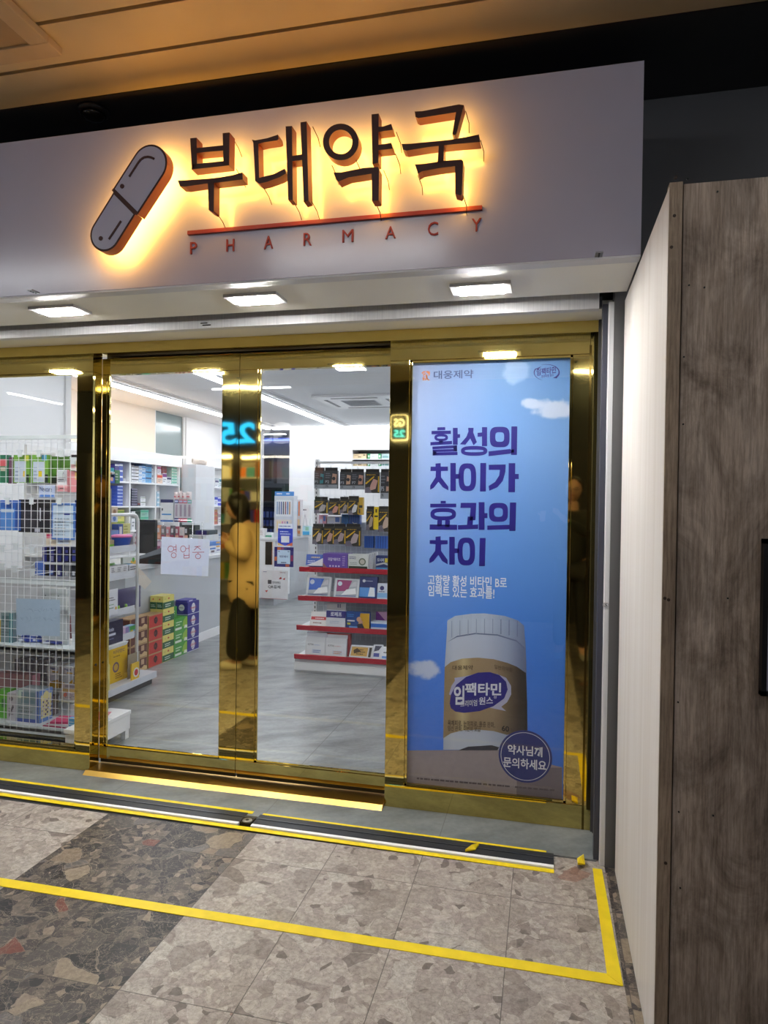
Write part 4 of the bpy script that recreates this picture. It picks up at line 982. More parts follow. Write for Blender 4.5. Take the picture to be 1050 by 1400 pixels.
packY((219.5, 677, 237, 707.5), DY+.012, 'leaflet_box', 'tall white box with navy top and blue stripe standing on the wire display', 'box', .08, (224,228,234), [('r',0,.86,1,1,(34,38,92)),('r',.1,.3,.85,.36,(70,140,206)),('r',0,0,1,.1,(50,110,190)),('r',.1,.5,.2,.6,(60,60,70))], z=zz[1]+.0005)
for i, c in enumerate(((46,52,120),(204,84,104),(204,84,104),(80,180,150))):
    x0 = 238.5+5.9*i
    packY((x0, 677, x0+5.7, 707.5), DY+.012, 'dispenser_box', '%s ended clear dispenser box on the wire display' % ('navy','red','second red','green')[i], 'dispenser', .08, (206,206,214), [('r',0,.84,1,1,c),('r',0,0,1,.17,c),('r',.25,.25,.75,.78,(166,150,170)),('r',.1,.88,.9,.96,(190,200,230))], z=zz[1]+.0005)
q_, w_q, h_q = rectY(250, 677, 255, 707.5, DY-.002); BAGZ = zz[1]+.0012+h_q
for i, (x0, x1) in enumerate(((224, 229), (229.5, 234), (235, 240), (240.5, 248))):
    packY((x0+13, 667-(i % 2), x1+12.5, 677), DY+.02, 'medicine_bag', 'white paper medicine bag standing %s on the dispenser boxes' % ('leftmost', 'second from the left', 'third from the left', 'rightmost')[i], 'bag', .05, (232, 222, 222), [('r', .2, .3, .8, .5, (206, 120, 130)), ('l', .15, .55, .85, .9, 3, (150, 120, 130))], kind='pouch', z=BAGZ)
o = atZ(270, 752, .9)
pack('label_printer', 'white boxy printer on the counter behind the paper notice', 'printer', V(-3.85, 3.75, .9), .34, .3, .2, (206, 210, 210), [('r',.1,.7,.9,.95,(176,182,182)), ('r',.5,.1,.9,.5,(220,222,224))])
pack('document_tray', 'dark tray with a navy box lying on the white printer', 'tray', V(-3.86, 3.76, 1.1006), .36, .26, .05, (44, 58, 62), [('r',.62,0,1,1,(34,36,96))])
pack('card_reader', 'black card reader on top of the dark tray', 'card reader', V(-3.92, 3.78, 1.1512), .16, .12, .055, (34, 44, 42), [('r',.1,.2,.8,.4,(130,150,140))])
for i in range(3):
    packX((287, 748.5-5.6*i, 302, 754-5.6*i), -3.56, 'medicine_box', ('white and blue medicine box lying on the counter end, ' + ('bottom', 'middle', 'top')[i]), 'medicine box', .14, (224,228,234) if i < 2 else (80,130,200), [('r',0,.1,.5,.5,(70,120,196)),('r',.55,.5,.9,.9,(222,170,90))] if i else [('r',.1,.3,.4,.8,(90,70,80)),('r',.6,.6,.9,.85,(60,60,150))], z=.9004+.043*i)
# things on the pay counter
packY((375, 680, 401, 736), 6.25, 'accessory_tower', 'clear toothbrush display tower on the pay counter', 'display stand', .16, (196,202,212), [('r',.08,.50,.92,.9,(222,226,232))]+[('r',.12+.11*i,.55,.18+.11*i,.86,c) for i, c in enumerate(((120,150,190),(90,110,140),(70,90,150),(60,70,90),(140,80,90),(80,120,180),(190,150,110)))]+[('r',.08,.1,.92,.42,(216,206,196))]+[('r',.14+.13*i,.14,.22+.13*i,.38,c) for i, c in enumerate(((222,200,150),(222,200,150),(206,120,160),(190,150,180),(90,110,170)))], z=C2Z+.0005)
o, wd, h = rectY(375, 674, 401, 680, 6.24)
tw = rectY(375, 680, 401, 736, 6.25)
pack('header_card', 'blue header card on top of the toothbrush tower', 'sign', V(tw[0].x, 6.26, C2Z+.001+tw[2]), wd, .01, h, (74,134,206), [('l',.1,.2,.45,.8,1,W_),('l',.6,.2,.9,.8,1,W_)])
packY((402, 683, 411, 718), 6.75, 'accessory_rack', 'narrow rack of coloured toothbrush cards beside the tower', 'display stand', .1, (206,200,206), [('r',.05+.3*i,.55,.25+.3*i,.95,c) for i, c in enumerate(((90,80,120),(80,150,190),(210,120,70)))]+[('r',.05+.3*i,.08,.25+.3*i,.45,c) for i, c in enumerate(((222,190,130),(214,150,120),(222,190,130)))], z=C2Z+.0005, keep=True)
packY((380, 716, 400, 746), 5.872, 'payment_sign', 'blue and white payment sign standing at the front edge of the pay counter', 'sign', .01, (46,70,196), [('r',0,.78,1,1,(226,230,240)),('l',.08,.84,.9,.94,1,(60,80,150)),('l',.15,.48,.85,.7,2,(210,220,250)),('r',.22,.14,.78,.44,W_),('p',[(0,0),(.45,0),(0,.14)],(232,190,120)),('p',[(1,0),(.55,0),(1,.16)],(226,120,80))])
packY((375, 748, 401, 775), 5.872, 'payment_plate', 'square navy and orange framed payment plate on the counter front', 'sign', .012, (38,36,110), [('r',.15,.84,.35,.99,(196,106,60)),('r',.35,.86,.5,.99,(140,50,110)),('r',.01,.3,.14,.5,(196,106,60)),('r',.86,.3,.99,.6,(150,52,90)),('r',.6,.01,.8,.14,(186,96,70)),('r',.16,.15,.84,.85,(196,218,238)),('t','제로페이',.27,.46,.73,.58,(36,60,130)),('r',.2,.76,.3,.79,(30,50,90)),('r',.7,.76,.8,.79,(30,50,90)),('r',.36,.2,.64,.24,(30,50,90))])
packY((357.5, 783, 393.5, 822), 5.876, 'payment_poster', 'white square poster about QR payment leaning on the counter front near the floor', 'poster', .008, (222,220,222), [('t','QR결제',.25,.36,.72,.48,(28,28,34),.02),('t','인터넷뱅킹',.42,.53,.72,.62,(40,40,50),.01),('r',.24,.52,.38,.66,(70,70,80)),('p',[(.66,.72),(.74,.78),(.78,.72),(.7,.7)],(186,50,46)),('p',[(.8,.7),(.9,.76),(.88,.68)],(186,50,46)),('p',[(.14,.28),(.26,.3),(.2,.22)],(186,50,46)),('l',.06,.92,.26,.97,1,(70,90,130)),('l',.7,.91,.93,.96,1,(150,90,90)),('r',0,0,.98,.012,(180,60,70))], z=.101)
packY((354.5, 726, 362, 738), 6.0, 'carton', 'small white carton at the left end of the pay counter', 'carton', .08, (222,224,226), [('l',.1,.2,.9,.8,3,(170,140,140))], z=C2Z+.0005)
packY((363, 728, 371.5, 738), 5.98, 'carton', 'white carton with a green band on the pay counter, lower one', 'carton', .08, (220,226,226), [('r',0,.1,1,.45,(70,150,120))], z=C2Z+.0005, keep=True)
packY((400.5, 721, 404.5, 734), 6.62, 'tube_box', 'slim dark capped box right of the tower on the pay counter', 'box', .05, (196,170,180), [('r',0,.7,1,1,(50,50,60))], z=C2Z+.0005)
packY((406.5, 720, 411, 734), 6.68, 'tube_box', 'slim beige box with dark top right of the tower on the pay counter', 'box', .05, (206,190,170), [('r',0,.7,1,1,(60,60,70)),('r',.2,.2,.8,.5,(210,130,70))], z=C2Z+.0005)
packY((412, 720, 423, 732), 7.02, 'tissue_box', 'pale blue tissue box on the right end of the pay counter', 'box', .1, (190,222,232), [('r',0,0,1,.4,(70,170,220)),('r',.5,.5,.9,.9,(150,200,170))], z=C2Z+.0005)
packY((412, 691, 423, 719), 7.16, 'card_stand', 'white folded card stand with line drawings behind the tissue box', 'display stand', .08, (226,226,228), [('l',.2,.8,.7,.9,1,(90,90,100)),('p',[(.5,.7),(.9,.05),(.84,.05),(.48,.64)],(170,172,178)),('p',[(.4,.7),(.1,.1),(.16,.1),(.44,.64)],(176,178,184))], z=C2Z+.0005, keep=True)
# back room furniture
o, wd, h = rectY(363, 622, 378, 663, 8.98)
r = thing('wall_box', 'grey wall cabinet hanging in the back room', 'cabinet', (o.x, 8.9, o.z)); MB().box(o.x-wd/2, o.x+wd/2, 8.85, 8.999, o.z, o.z+h, M((112, 118, 126), .4)).build('body', r); MB().box(o.x-wd*.3, o.x+wd*.3, 8.845, 8.8495, o.z+h*.12, o.z+h*.85, M((70, 76, 84), .3)).build('door', r)
o, wd, h = rectY(364, 661, 379, 735, 8.7)
r = thing('drinks_fridge', 'dark fridge with blue bottles standing in the back room', 'fridge', (o.x, 8.8, 0)); MB().box(o.x-.3, o.x+.3, 8.6, 8.98, 0, o.z+h, M((92, 98, 106), .4)).build('body', r)
mb = MB().box(o.x-.24, o.x+.24, 8.594, 8.5995, .3, o.z+h-.08, M((40, 44, 52), .2)); 
for i in range(6):
    for j in range(4): mb.box(o.x-.2+.07*i, o.x-.15+.07*i, 8.588, 8.5935, 1.02+.16*j-.3, 1.13+.16*j-.3, M(((60,80,150),(70,90,170),(110,130,180))[(i+j) % 3], .3))
mb.build('glass_door', r)
r = thing('blue_light', 'blue light strip along the top of the back room', 'light', (-5.2, 8.96, 2.56)); MB().box(-5.9, -4.25, 8.94, 8.99, 2.66, 2.68, lit_panel('blue_led', (.15, .25, 1.), 2.2)).build('led_diffuser', r)
r = thing('led_line', 'unseen white light line added to brighten the back room', 'light', (-5.2, 8.2, CZ-.012)); MB().box(-5.9, -4.5, 8.15, 8.2, CZ-.012, CZ-.0005, lit_panel('back_room_fill', (.9, .95, 1.), 9.)).build('led_diffuser', r)  # unseen strip, added to lighten the back room wall
# cartons in the niche
for i, (x0, x1, base, ds) in enumerate(((483, 501, (206,186,150), [('l',.1,.55,.5,.8,1,(140,110,80)),('r',.35,.3,.6,.45,(90,80,70)),('r',.75,.6,.9,.9,(110,96,80))]), (502.5, 521, (216,222,224), [('r',0,0,.2,1,(44,150,92)),('r',.8,0,1,1,(44,150,92)),('r',.06,.3,.14,.7,W_),('r',.86,.3,.94,.7,W_),('l',.3,.35,.7,.7,2,(150,160,170))]), (522, 532, (186,206,210), [('r',.1,.2,.9,.6,(120,160,160))]))):
    packY((x0, 621, x1, 628), 7.56, 'first_aid_box', ('tan carton','white first aid box with green ends','pale carton')[i]+' in the upper layer of the wall niche', 'box', .2, base, ds, z=2.2104)
    packY((x0, 629.5, x1, 636), 7.56, 'first_aid_box', ('tan carton','white first aid box with green ends','pale carton')[i]+' in the lower layer of the wall niche', 'box', .2, base, ds, z=2.0906)
struct(MB().box(nx0, nx1, 7.5, 7.89, 2.195, 2.21, OFFW), 'trim_10')

# ================================================================== drink cartons stacked along the counter
BX = -3.36
ORD = ['lowest', 'second from the floor', 'third from the floor', 'fourth from the floor', 'topmost']
def column(px0, px1, pxb, zt, n, lab, base, ds, depth, name, grp=None, last=None):
    o, wd, h = rectX(px0, pxb-60, px1, pxb, BX)
    hh = zt/n; z = 0
    for i in range(n):
        pack(name, '%s %s' % (ORD[i] if i < n-1 or last is None else last, lab), 'carton', V(BX, o.y, i*hh+.0005), wd-.003, depth, hh-.001, base, ds, rot=90)
TAN = (176, 142, 100)
pack_b = [('r',.03,.05,.97,.95,(92,44,36)), ('p',[(.05,.06),(.97,.06),(.97,.30),(.80,.42),(.66,.26),(.45,.36),(.3,.14)],(206,176,130)), ('r',.62,.5,.8,.88,(196,160,130)), ('c',.4,.6,.16,(60,28,26)), ('Lr',.06,.08,.94,.92,(100,48,40))]
o, wd, h = rectX(188, 850, 202, 915, BX)
for i in range(4): pack('drink_carton', ORD[i]+' brown and cream carton of the stack beside the white rack', 'carton', V(BX, o.y-.055, .0005+i*.119), wd+.10, .13, .118, TAN, pack_b, rot=90)
pack_r = [('r',.02,.04,.98,.93,(190,50,44)), ('p',[(.5,.22),(.63,.42),(.63,.66),(.5,.84),(.37,.66),(.37,.42)],(54,30,34)), ('l',.41,.42,.59,.66,3,(150,60,52)), ('Lr',0,.04,1,.93,(176,136,92))]
o, wd, h = rectX(203, 850, 222, 905, BX)
for i in range(4): pack('drink_carton', ORD[i]+' red carton with a dark diamond emblem in the red stack', 'carton', V(BX, o.y, .0005+i*.116), wd-.004, .13, .115, TAN, pack_r, rot=90)
YG = (226, 214, 120)
pack_y = [('r',0,.03,1,.52,(34,94,58)), ('l',.2,.12,.8,.42,2,(228,236,228)), ('r',.46,.7,.54,.84,(196,60,50)), ('r',.42,.74,.58,.80,(196,60,50)), ('l',.1,.74,.3,.8,1,(150,130,60)),
          ('Lr',0,.03,1,.55,(34,94,58)), ('Ll',.15,.15,.85,.4,2,(200,222,206)), ('Lr',.44,.7,.56,.84,(206,110,60)), ('Lr',.38,.74,.62,.8,(206,110,60))]
o, wd, h = rectX(222.3, 840, 237.7, 897, BX); gy = o.y; gw = wd
for i in range(4): pack('drink_carton', ORD[i]+' yellow and green carton of the column right of the red stack', 'carton', V(BX, o.y, .0005+i*.121), wd-.004, .13, .120, YG, pack_y, rot=90)
for i in range(2): pack('drink_carton', ('front', 'rear')[i]+' one of two yellow and green cartons lying on top of the column', 'carton', V(BX-.066*i, gy, .0005+4*.121+.0005), gw-.004, .064, .121, YG, pack_y, rot=90)
pack_g = [('p',[(.62,.3),(.7,.25),(1,.06),(1,.95),(.86,.95),(.68,.7)],(150,190,70)), ('p',[(.72,.1),(1,.06),(1,.3),(.8,.34)],(226,232,214)), ('l',.12,.42,.6,.8,2,(222,236,216)), ('r',.06,.1,.55,.28,(222,230,218)), ('l',.12,.3,.5,.4,1,(40,70,44))]
o, wd, h = rectX(238, 845, 256, 892, BX)
for i in range(3): pack('drink_carton', ORD[i]+' leaf green carton of the column left of the blue cartons', 'carton', V(BX, o.y, .0005+i*.121), wd-.004, .13, .120, (74,156,64), pack_g, rot=90)
pack('drink_carton', 'green carton standing on end on top of the leaf green column', 'carton', V(BX-.055, o.y-.04, .0005+3*.121), .12, .07, .105, (70,140,66), [('r',.1,.1,.6,.9,(50,110,60)), ('l',.2,.3,.8,.7,2,(210,226,206))], rot=90)
o, wd, h = rectX(256.3, 840, 272, 885, BX)
for i in range(4):
    ds = [('r',0,0,1,.06,(200,204,226)) , ('c',.48,.5,.39,(226,224,230),.8), ('t','오로나민C' if i < 2 else 'Oronamin C',.22,.42,.76,.62,(190,50,60),.02), ('l',.36,.24,.6,.34,1,(60,60,120)), ('Lr',0,0,1,.06,(200,204,226)), ('Lc',.5,.58,.26,(224,226,236),1.0), ('Ll',.3,.52,.7,.64,1,(80,70,120)), ('Ll',.2,.14,.8,.34,2,(120,124,190))]
    pack('drink_carton', ORD[i]+' royal blue carton with a white oval in the blue column', 'carton', V(BX, o.y, .0005+i*.122), wd-.004, .13, .121, (48,44,140), ds, rot=90)
pack('drink_carton', 'royal blue carton lying on top of the rear of the blue column', 'carton', V(BX-.01, o.y-.02, .0008+4*.122), wd*.8, .12, .02, (60,56,150), [('r',.2,.2,.6,.8,(210,210,230))], rot=90)

# ================================================================== white rack left of the cartons
RX = -3.10
r = thing('display_rack', 'white gondola rack with a rounded tube frame facing the aisle', 'rack', (-3.3, 1.25, 0))
yA, yB = .79, 1.545; ztop = 1.365; TB = .013
path = [(RX, yA, ztop), (RX, yB-.06, ztop)] + [(RX, yB-.06+.06*math.sin(a), ztop-.06+.06*math.cos(a)) for a in (.4, .8, 1.2, 1.57)] + [(RX, yB, .02)]
MB().tube(path, TB, LACQ, 10).build('tube_frame', r)
MB().box(-3.50, -3.49, yA, yB, .12, 1.3, OFFW).build('back_panel', r); MB().tube([(-3.49, yB-.015, .0), (-3.49, yB-.015, 1.3)], .012, LACQ, 8).build('rear_post', r)
def rz(py, X=RX): return atX(189, py, X).z
shelves = [rz(744), rz(779), rz(826.5), rz(861.5)]
for zv in shelves:
    MB().box(-3.488, RX-.016, yA, yB-.016, zv-.055, zv-.045, LACQ).build('shelf_board', r); MB().box(RX-.0158, RX-.010, yA, yB-.016, zv-.05, zv, M((214, 218, 228), .3)).build('price_rail', list(r.children)[-1])
SH = [z-.0445 for z in shelves]
wz = atX(175, 876, -2.96).z
MB().prism([(-3.488, yA, wz-.028), (-2.97, yA, wz-.028), (-2.955, yA, wz), (-3.488, yA, wz)], (0, atX(175, 880, -2.96).y-yA, 0), LACQ).build('wide_shelf', r)
MB().box(-3.488, -3.06, yA, 1.70, 0, .05, M((60, 62, 66), .6)).build('plinth', r); MB().box(-3.488, -3.03, yA, 1.72, .0505, .10, M((204, 208, 218), .35)).build('base_tray', r)
def rk(px, name, label, cat, d, base, ds=(), z=None, X=RX-.03, **kw): return packX(px, X, name, label, cat, d, base, ds, z=z, **kw)
SK_, LM_ = (216, 176, 150), (140, 190, 60)
r2 = thing('tissue_tub', 'blue oval tub with a pink lid on the top shelf of the white rack', 'tub', atX(167, 742, RX-.08)); c = atX(166, 738, RX-.10); c.z = SH[0]+.022
mb = MB(); mb.lathe([(.055, 0), (.074, .075), (.076, .078)], c, M((44, 84, 176), .35), 20); mb.build('tub', r2); MB().lathe([(.08, 0), (.081, .012), (.06, .02), (.05, .021)], c+V(0, 0, .0785), M((226, 120, 176), .35), 20).build('lid', r2)
rk((143,741,166,748), 'plaster_box', 'teal box with round beige pictures, front of the top rack shelf', 'box', .025, (70,120,120), [('c',.3,.4,.3,SK_),('c',.72,.45,.3,SK_)], z=SH[0], X=RX-.0165)
rk((182,724,188.5,746), 'bandage_box', 'white box with magenta pictures at the right of the top rack shelf', 'box', .06, (222,222,228), [('c',.75,.75,.13,(190,40,80)),('c',.7,.42,.13,(150,50,90)),('l',.1,.1,.5,.5,3,(90,90,100))], z=SH[0])
rk((146,726,156,741), 'plaster_box', 'small green and tan box behind the teal box on the top rack shelf', 'box', .05, (190,170,130), [('r',.4,.1,1,.6,(120,190,60))], z=SH[0]+.0, X=RX-.11)
rk((152,693,161,704), 'carton', 'small beige picture carton, highest in the pile behind the rack tube', 'carton', .08, (206,186,160), [('c',.5,.4,.3,(150,110,80))], X=RX-.16)
rk((152,704,161,714), 'carton', 'small blue white picture carton, middle of the pile behind the rack tube', 'carton', .08, (190,206,226), [('c',.5,.5,.35,(90,130,200))], X=RX-.16)
rk((152,714,162,741), 'carton', 'brown picture carton, lowest of the pile behind the rack tube', 'carton', .08, (180,150,130), [('r',0,.5,1,1,(110,150,200)),('c',.5,.25,.2,(226,200,180))], z=SH[0], X=RX-.16)
rk((162,707,168,741), 'carton', 'slim deep blue carton behind the tub on the white rack', 'carton', .06, (50,86,170), [('r',.2,.6,.8,.9,W_)], z=SH[0], X=RX-.18)
rk((168.5,707,178,741), 'carton', 'pale yellow patterned carton behind the tub on the white rack', 'carton', .06, (214,210,140), [('l',.1,.6,.9,.95,3,(150,150,70))], z=SH[0], X=RX-.18)
ub = [atX(150, 660.5, RX-.2).z, atX(150, 628.5, RX-.2).z]
MB().box(-3.49, -3.47, yA, 1.38, 1.3, ub[1]+.06, OFFW).build('back_panel', r)
for zv in ub: MB().box(-3.469, RX-.14, yA, 1.37, zv-.02, zv-.0005, LACQ).build('shelf_board', r)
for px, z, cc, ds, lab in (((144,617,150,628), ub[1], (222,214,206), [], 'small cream carton on the highest rack board'), ((146,631,156,644), ub[0]+.045, (60,170,190), [('r',0,.4,1,.6,(40,120,150))], 'bright teal carton on top of the silver packs'), ((157,630,164,648), ub[0], (60,130,80), [('l',.1,.2,.9,.8,3,(200,216,206))], 'green and white carton pile at the right of the upper rack board'), ((145,648,158,660), ub[0], (52,96,200), [('c',.6,.45,.25,(226,170,140))], 'blue carton with an orange dot on the upper rack board')):
    packX(px, RX-.17, 'carton', lab, 'carton', .09, cc, ds, z=z+.0002)
packX((144,643,162,650), RX-.165, 'silver_pack', 'crumpled silver pack lying between the teal and blue cartons', 'pack', .05, (200,206,214), [('r',.1,.2,.5,.6,(150,120,110))], kind='pouch')
r3 = thing('corrugated_sheet', 'grey corrugated panel hanging at the left of the white rack', 'panel', atX(148, 735, RX+.02)); a, wd, h = rectX(144, 668, 152, 735, RX+.02)
mb = MB()
for i in range(5): mb.box(RX+.015, RX+.022+.004*(i % 2), a.y-wd/2+wd*i/5, a.y-wd/2+wd*(i+1)/5, a.z, a.z+h, M((128, 132, 138), .45))
mb.build('panel', r3)
rk((143,758,165,771), 'snack_bag', 'green bag lying on the second rack shelf', 'bag', .10, (70,130,50), [('r',.1,.2,.6,.7,(50,100,44))], z=SH[1]+.03, kind='pouch', X=RX-.10)
rk((161,760,181,768), 'carton', 'long teal and blue carton lying on the second rack shelf', 'carton', .05, (40,110,130), [('r',.55,0,1,1,(50,140,206))], z=SH[1]+.045, X=RX-.07)
rk((143,769,175,786), 'plaster_carton', 'row of white plaster cartons with skin colour pictures on the second rack shelf', 'box', .05, (224,224,228), [x for i in range(4) for x in (('l',.03+.25*i,.5,.2+.25*i,.9,3,(90,90,100)),('c',.14+.25*i,.28,.13,(206,140,110) if i > 1 else (170,170,180)))], z=SH[1])
rk((177,768,188,783), 'plaster_carton', 'white plaster carton at the right end of the second rack shelf', 'box', .05, (222,222,228), [('l',.1,.5,.9,.9,2,(70,70,80)),('c',.6,.3,.16,(206,140,110))], z=SH[1])
rk((168,751,187,761), 'leaflet', 'white yellow green leaflet box above the second rack shelf', 'box', .02, (216,218,214), [('r',.55,0,1,.5,(226,180,60)),('c',.75,.6,.3,(90,170,70))], z=SH[1]+.075, X=RX-.13)
rk((158,803,196,833), 'snack_bag', 'dark violet pillow bag on the third rack shelf', 'bag', .05, (76,70,110), [('r',.3,.2,.5,.3,(96,90,140))], z=SH[2]+.002, kind='pouch', X=RX-.06)
rk((143,806,161,842), 'price_card', 'white hanging card with black print and a green strip on the third rack shelf', 'card', .004, (222,224,232), [('l',.15,.55,.8,.72,2,(60,50,60)),('l',.15,.38,.7,.46,1,(120,160,120)),('l',.2,.25,.75,.34,1,(50,120,70)),('c',.85,.26,.06,(222,170,70))], X=RX+.012)
for i, (a, b) in enumerate(((144, 150), (160, 166), (172, 176))): rk((a, 824, b, 834), 'sachet', 'lime green sachet on the third rack shelf, %s' % ('left', 'middle', 'right')[i], 'sachet', .03, LM_, z=SH[2], kind='pouch', X=RX-.05)
rk((145,845,166,860), 'carton', 'white open tray of cards on the fourth rack shelf', 'tray', .08, (218,216,220), [('l',.1,.2,.9,.5,2,(190,180,186)),('c',.8,.75,.05,(60,60,66))], z=SH[3]+.01)
rk((167,853,176,868), 'carton', 'pink and white little carton on the fourth rack shelf', 'carton', .05, (216,190,214), [('r',.5,0,1,1,(150,130,190))], z=SH[3])
rk((176,851,186,866), 'carton', 'colourful picture carton on the fourth rack shelf', 'carton', .05, (120,170,200), [('c',.4,.4,.25,(226,200,70)),('c',.7,.3,.16,(200,60,60)),('r',.1,.6,.9,.95,(90,170,90))], z=SH[3])
packX((142,858,168,889), -2.99, 'gift_box', 'navy box with white print on the wide rack shelf', 'box', .07, (34,34,66), [('t','Biotin',.22,.58,.5,.74,(190,196,220)),('r',.18,.38,.6,.48,(196,200,220)),('l',.18,.2,.6,.3,1,(120,126,160))], z=wz+.0005)
YB = (216, 176, 24)
packX((140,892,174,943), -3.13, 'yellow_box', 'large yellow display box on the bottom of the white rack', 'box', .14, YB, [('t','비타민C',.42,.76,.88,.86,(90,60,90)),('l',.42,.66,.85,.72,1,(120,96,40)),('c',.52,.4,.14,(104,80,110)),('c',.52,.4,.09,(196,160,60)),('l',.5,.08,.8,.24,3,(90,60,30)),('r',.86,0,1,.16,(236,200,60))], z=.1005)
packX((152,884,174,900), -3.14, 'snack_bag', 'yellow crinkled bag lying in the yellow display box', 'bag', .08, (226,196,30), [('r',.2,.2,.4,.7,(240,220,120))], z=.1005+rectX(140,892,174,943,-3.13)[2]+.001, kind='pouch')
packX((143,897,152,940), -3.045, 'snack_jar', 'round jar with a dark lid and green label in front of the yellow box', 'jar', .06, (206,190,120), [], z=.1005, kind='round')
packX((175,893,191,922), -3.09, 'card_sheet', 'plain brown cardboard flap standing at the right of the yellow box', 'card', .004, (150,138,116), z=.1005, keep=True)
packX((180,914,190,936), -3.045, 'toy_card', 'yellow and white toy card with a round red emblem at the rack base', 'card', .01, (226,186,40), [('c',.6,.4,.3,(226,226,226)),('c',.6,.4,.2,(190,40,50)),('c',.6,.8,.12,(226,190,60))], z=.1005)
P = [atX(*q, RX+.016) for q in ((190, 776), (207.5, 795), (198, 806), (189.5, 798))]
r4 = thing('flyer', 'small tilted tan flyer hanging off the rack post', 'paper', P[3]); mb = MB().prism(P, (-.0008, 0, 0), M((214, 206, 196), .6)); mb.build('sheet', r4)
c = sum(P, Vector())/4; mb = MB().poly([c+(q-c)*.55+V(.0006, 0, 0) for q in P], M((206, 160, 90), .6)); 
# low white bench with leaflets
r = thing('low_bench', 'low white bench with a square leg just inside the door', 'bench', (-2.55, .35, 0)); tz = atX(180, 970, -2.48).z
MB().box(-2.63, -2.48, .12, .545, tz-.025, tz, LACQ).build('top', r, bevel=.003); MB().box(-2.625, -2.485, .13, .54, tz-.115, tz-.0255, LACQ).build('apron', r)
for x in (-2.62, -2.52):
    for yv in (.13, .50): MB().box(x, x+.03, yv, yv+.035, 0, tz-.1155, LACQ).build('leg', r)
for i, (dx, dy, cc) in enumerate(((-.1, .0, (196,210,226)), (-.085, .05, (226,226,230)), (-.11, .09, (206,120,140)))):
    o = V(-2.555, .2+dy, tz+.0006+.002*i); pack('leaflet', ('pale blue leaflet at the bottom of the fan on the white bench', 'white leaflet in the middle of the fan on the white bench', 'reddish leaflet on top of the fan on the white bench')[i], 'leaflet', o, .11, .16, .0016, cc, rot=(-6, 8, 20)[i])

# ================================================================== wire display rack behind the left window
GY = .25; GX0, GX1 = -3.75, -2.645
r = thing('wire_display_rack', 'pale wire grid display rack seen from behind through the left window', 'rack', (-3.2, GY+.2, 0))
mb = MB(); x = GX1-.01
while x > GX0: mb.box(x-.0013, x+.0013, GY, GY+.0026, .09, 1.83, WIRE); x -= .0447
zz_ = .14
while zz_ < 1.82: mb.box(GX0, GX1, GY-.0024, GY-.0001, zz_-.0013, zz_+.0013, WIRE); zz_ += .0505
tag(mb.build('grid_panel', r), kind=None)
PB = M((206, 215, 222), .35)
MB().box(GX0, GX1, GY-.006, GY+.012, 1.828, 1.85, PB).build('top_rail', r)
zmid, zsh, zbt = .985, .594, .118
MB().box(GX0, GX1, GY+.003, GY+.016, zmid-.018, zmid+.014, PB).build('cross_rail', r)
MB().box(GX0, GX1, GY+.003, .44, zsh-.03, zsh-.012, PB).box(GX0, -2.81, .44, .72, zsh-.03, zsh-.012, PB).box(GX0, GX1, GY+.003, GY+.01, zsh-.03, zsh, PB).build('shelf_board', r)
MB().box(GX0, GX1, GY+.003, .46, zbt-.03, zbt-.01, PB).box(GX0, -2.81, .46, .74, zbt-.03, zbt-.01, PB).box(GX0, GX1, GY+.003, GY+.012, zbt-.045, zbt+.004, PB).build('base_tray', r)
MB().box(GX0, GX1-.01, GY+.02, .42, 0, zbt-.046, BLACK).build('plinth', r)
for x in (GX0+.02, -2.83): MB().box(x-.012, x+.012, .70, .73, 0, 1.0, PB).build('rear_post', r)
MB().box(GX0, -2.82, .7425, .749, .15, 1.0, M((196, 198, 204), .5)).build('back_panel', r)
def wr(px, Y, name, label, cat, d, base, ds=(), z=None, **kw): return packY(px, Y, name, label, cat, d, base, ds, z=z, **kw)
def hook(px, py, ln, label, up=.02):
    q = atY(px, py, GY-.004); t = thing('rack_hook', label, 'hook', (q.x, GY-.004, q.z-.02), 'hooks on the wire grid')
    MB().box(q.x-.014, q.x+.014, GY-.006, GY-.0026, q.z-.02, q.z+.02, M((206, 214, 222), .3)).box(q.x-.022, q.x+.022, GY-.007, GY-.0026, q.z+.012, q.z+.02, M((206, 214, 222), .3)).build('clip', t)
    MB().tube([(q.x, GY-.003, q.z-.012), (q.x+.002, GY+ln*.85, q.z-.012), (q.x+.002, GY+ln, q.z-.012+up)], .0028, M((222, 226, 232), .3, .4), 6).build('prong', t)
for i, (px, py, ln) in enumerate(((27, 620, .16), (53, 620, .16), (84, 620, .16), (10, 685, .2), (43, 685, .2), (81, 685, .16), (83, 648, .14), (3, 750, .28), (21, 747, .3), (44, 752, .28), (3, 775, .28), (20, 778, .3), (44, 783, .24), (100, 630, .12))):
    hook(px, py, ln, 'white clip and prong of the window rack, %s' % ('over the left lime pouch','over the right lime pouch','over the dark green pouch','over the blue bag','over the black bag','over the instruction card','over the pink packs','bare, far left of the upper bare row','bare, second of the upper bare row','bare, third of the upper bare row','bare, far left of the lower bare row','bare, second of the lower bare row','bare, third of the lower bare row','at the right edge of the grid')[i])
LBL = (196, 208, 230)
def lblpack(px, Y, label, base, ds, d=.03, cat='pouch', kind='box', name='hanging_pouch'): return wr(px, Y, name, label, cat, d, base, ds, kind=kind)
Yp = GY+.02
lblpack((18.5,622,40,660), Yp, 'lime green pouch with a white label, left of the two on the wire grid', (120,176,70), [('r',.06,.02,.8,.78,LBL),('r',.62,.2,.76,.42,(226,190,60)),('l',.12,.08,.5,.6,4,(150,164,196)),('r',.7,.78,.98,.98,(200,206,70)),('r',.84,0,1,.3,(40,60,50))])
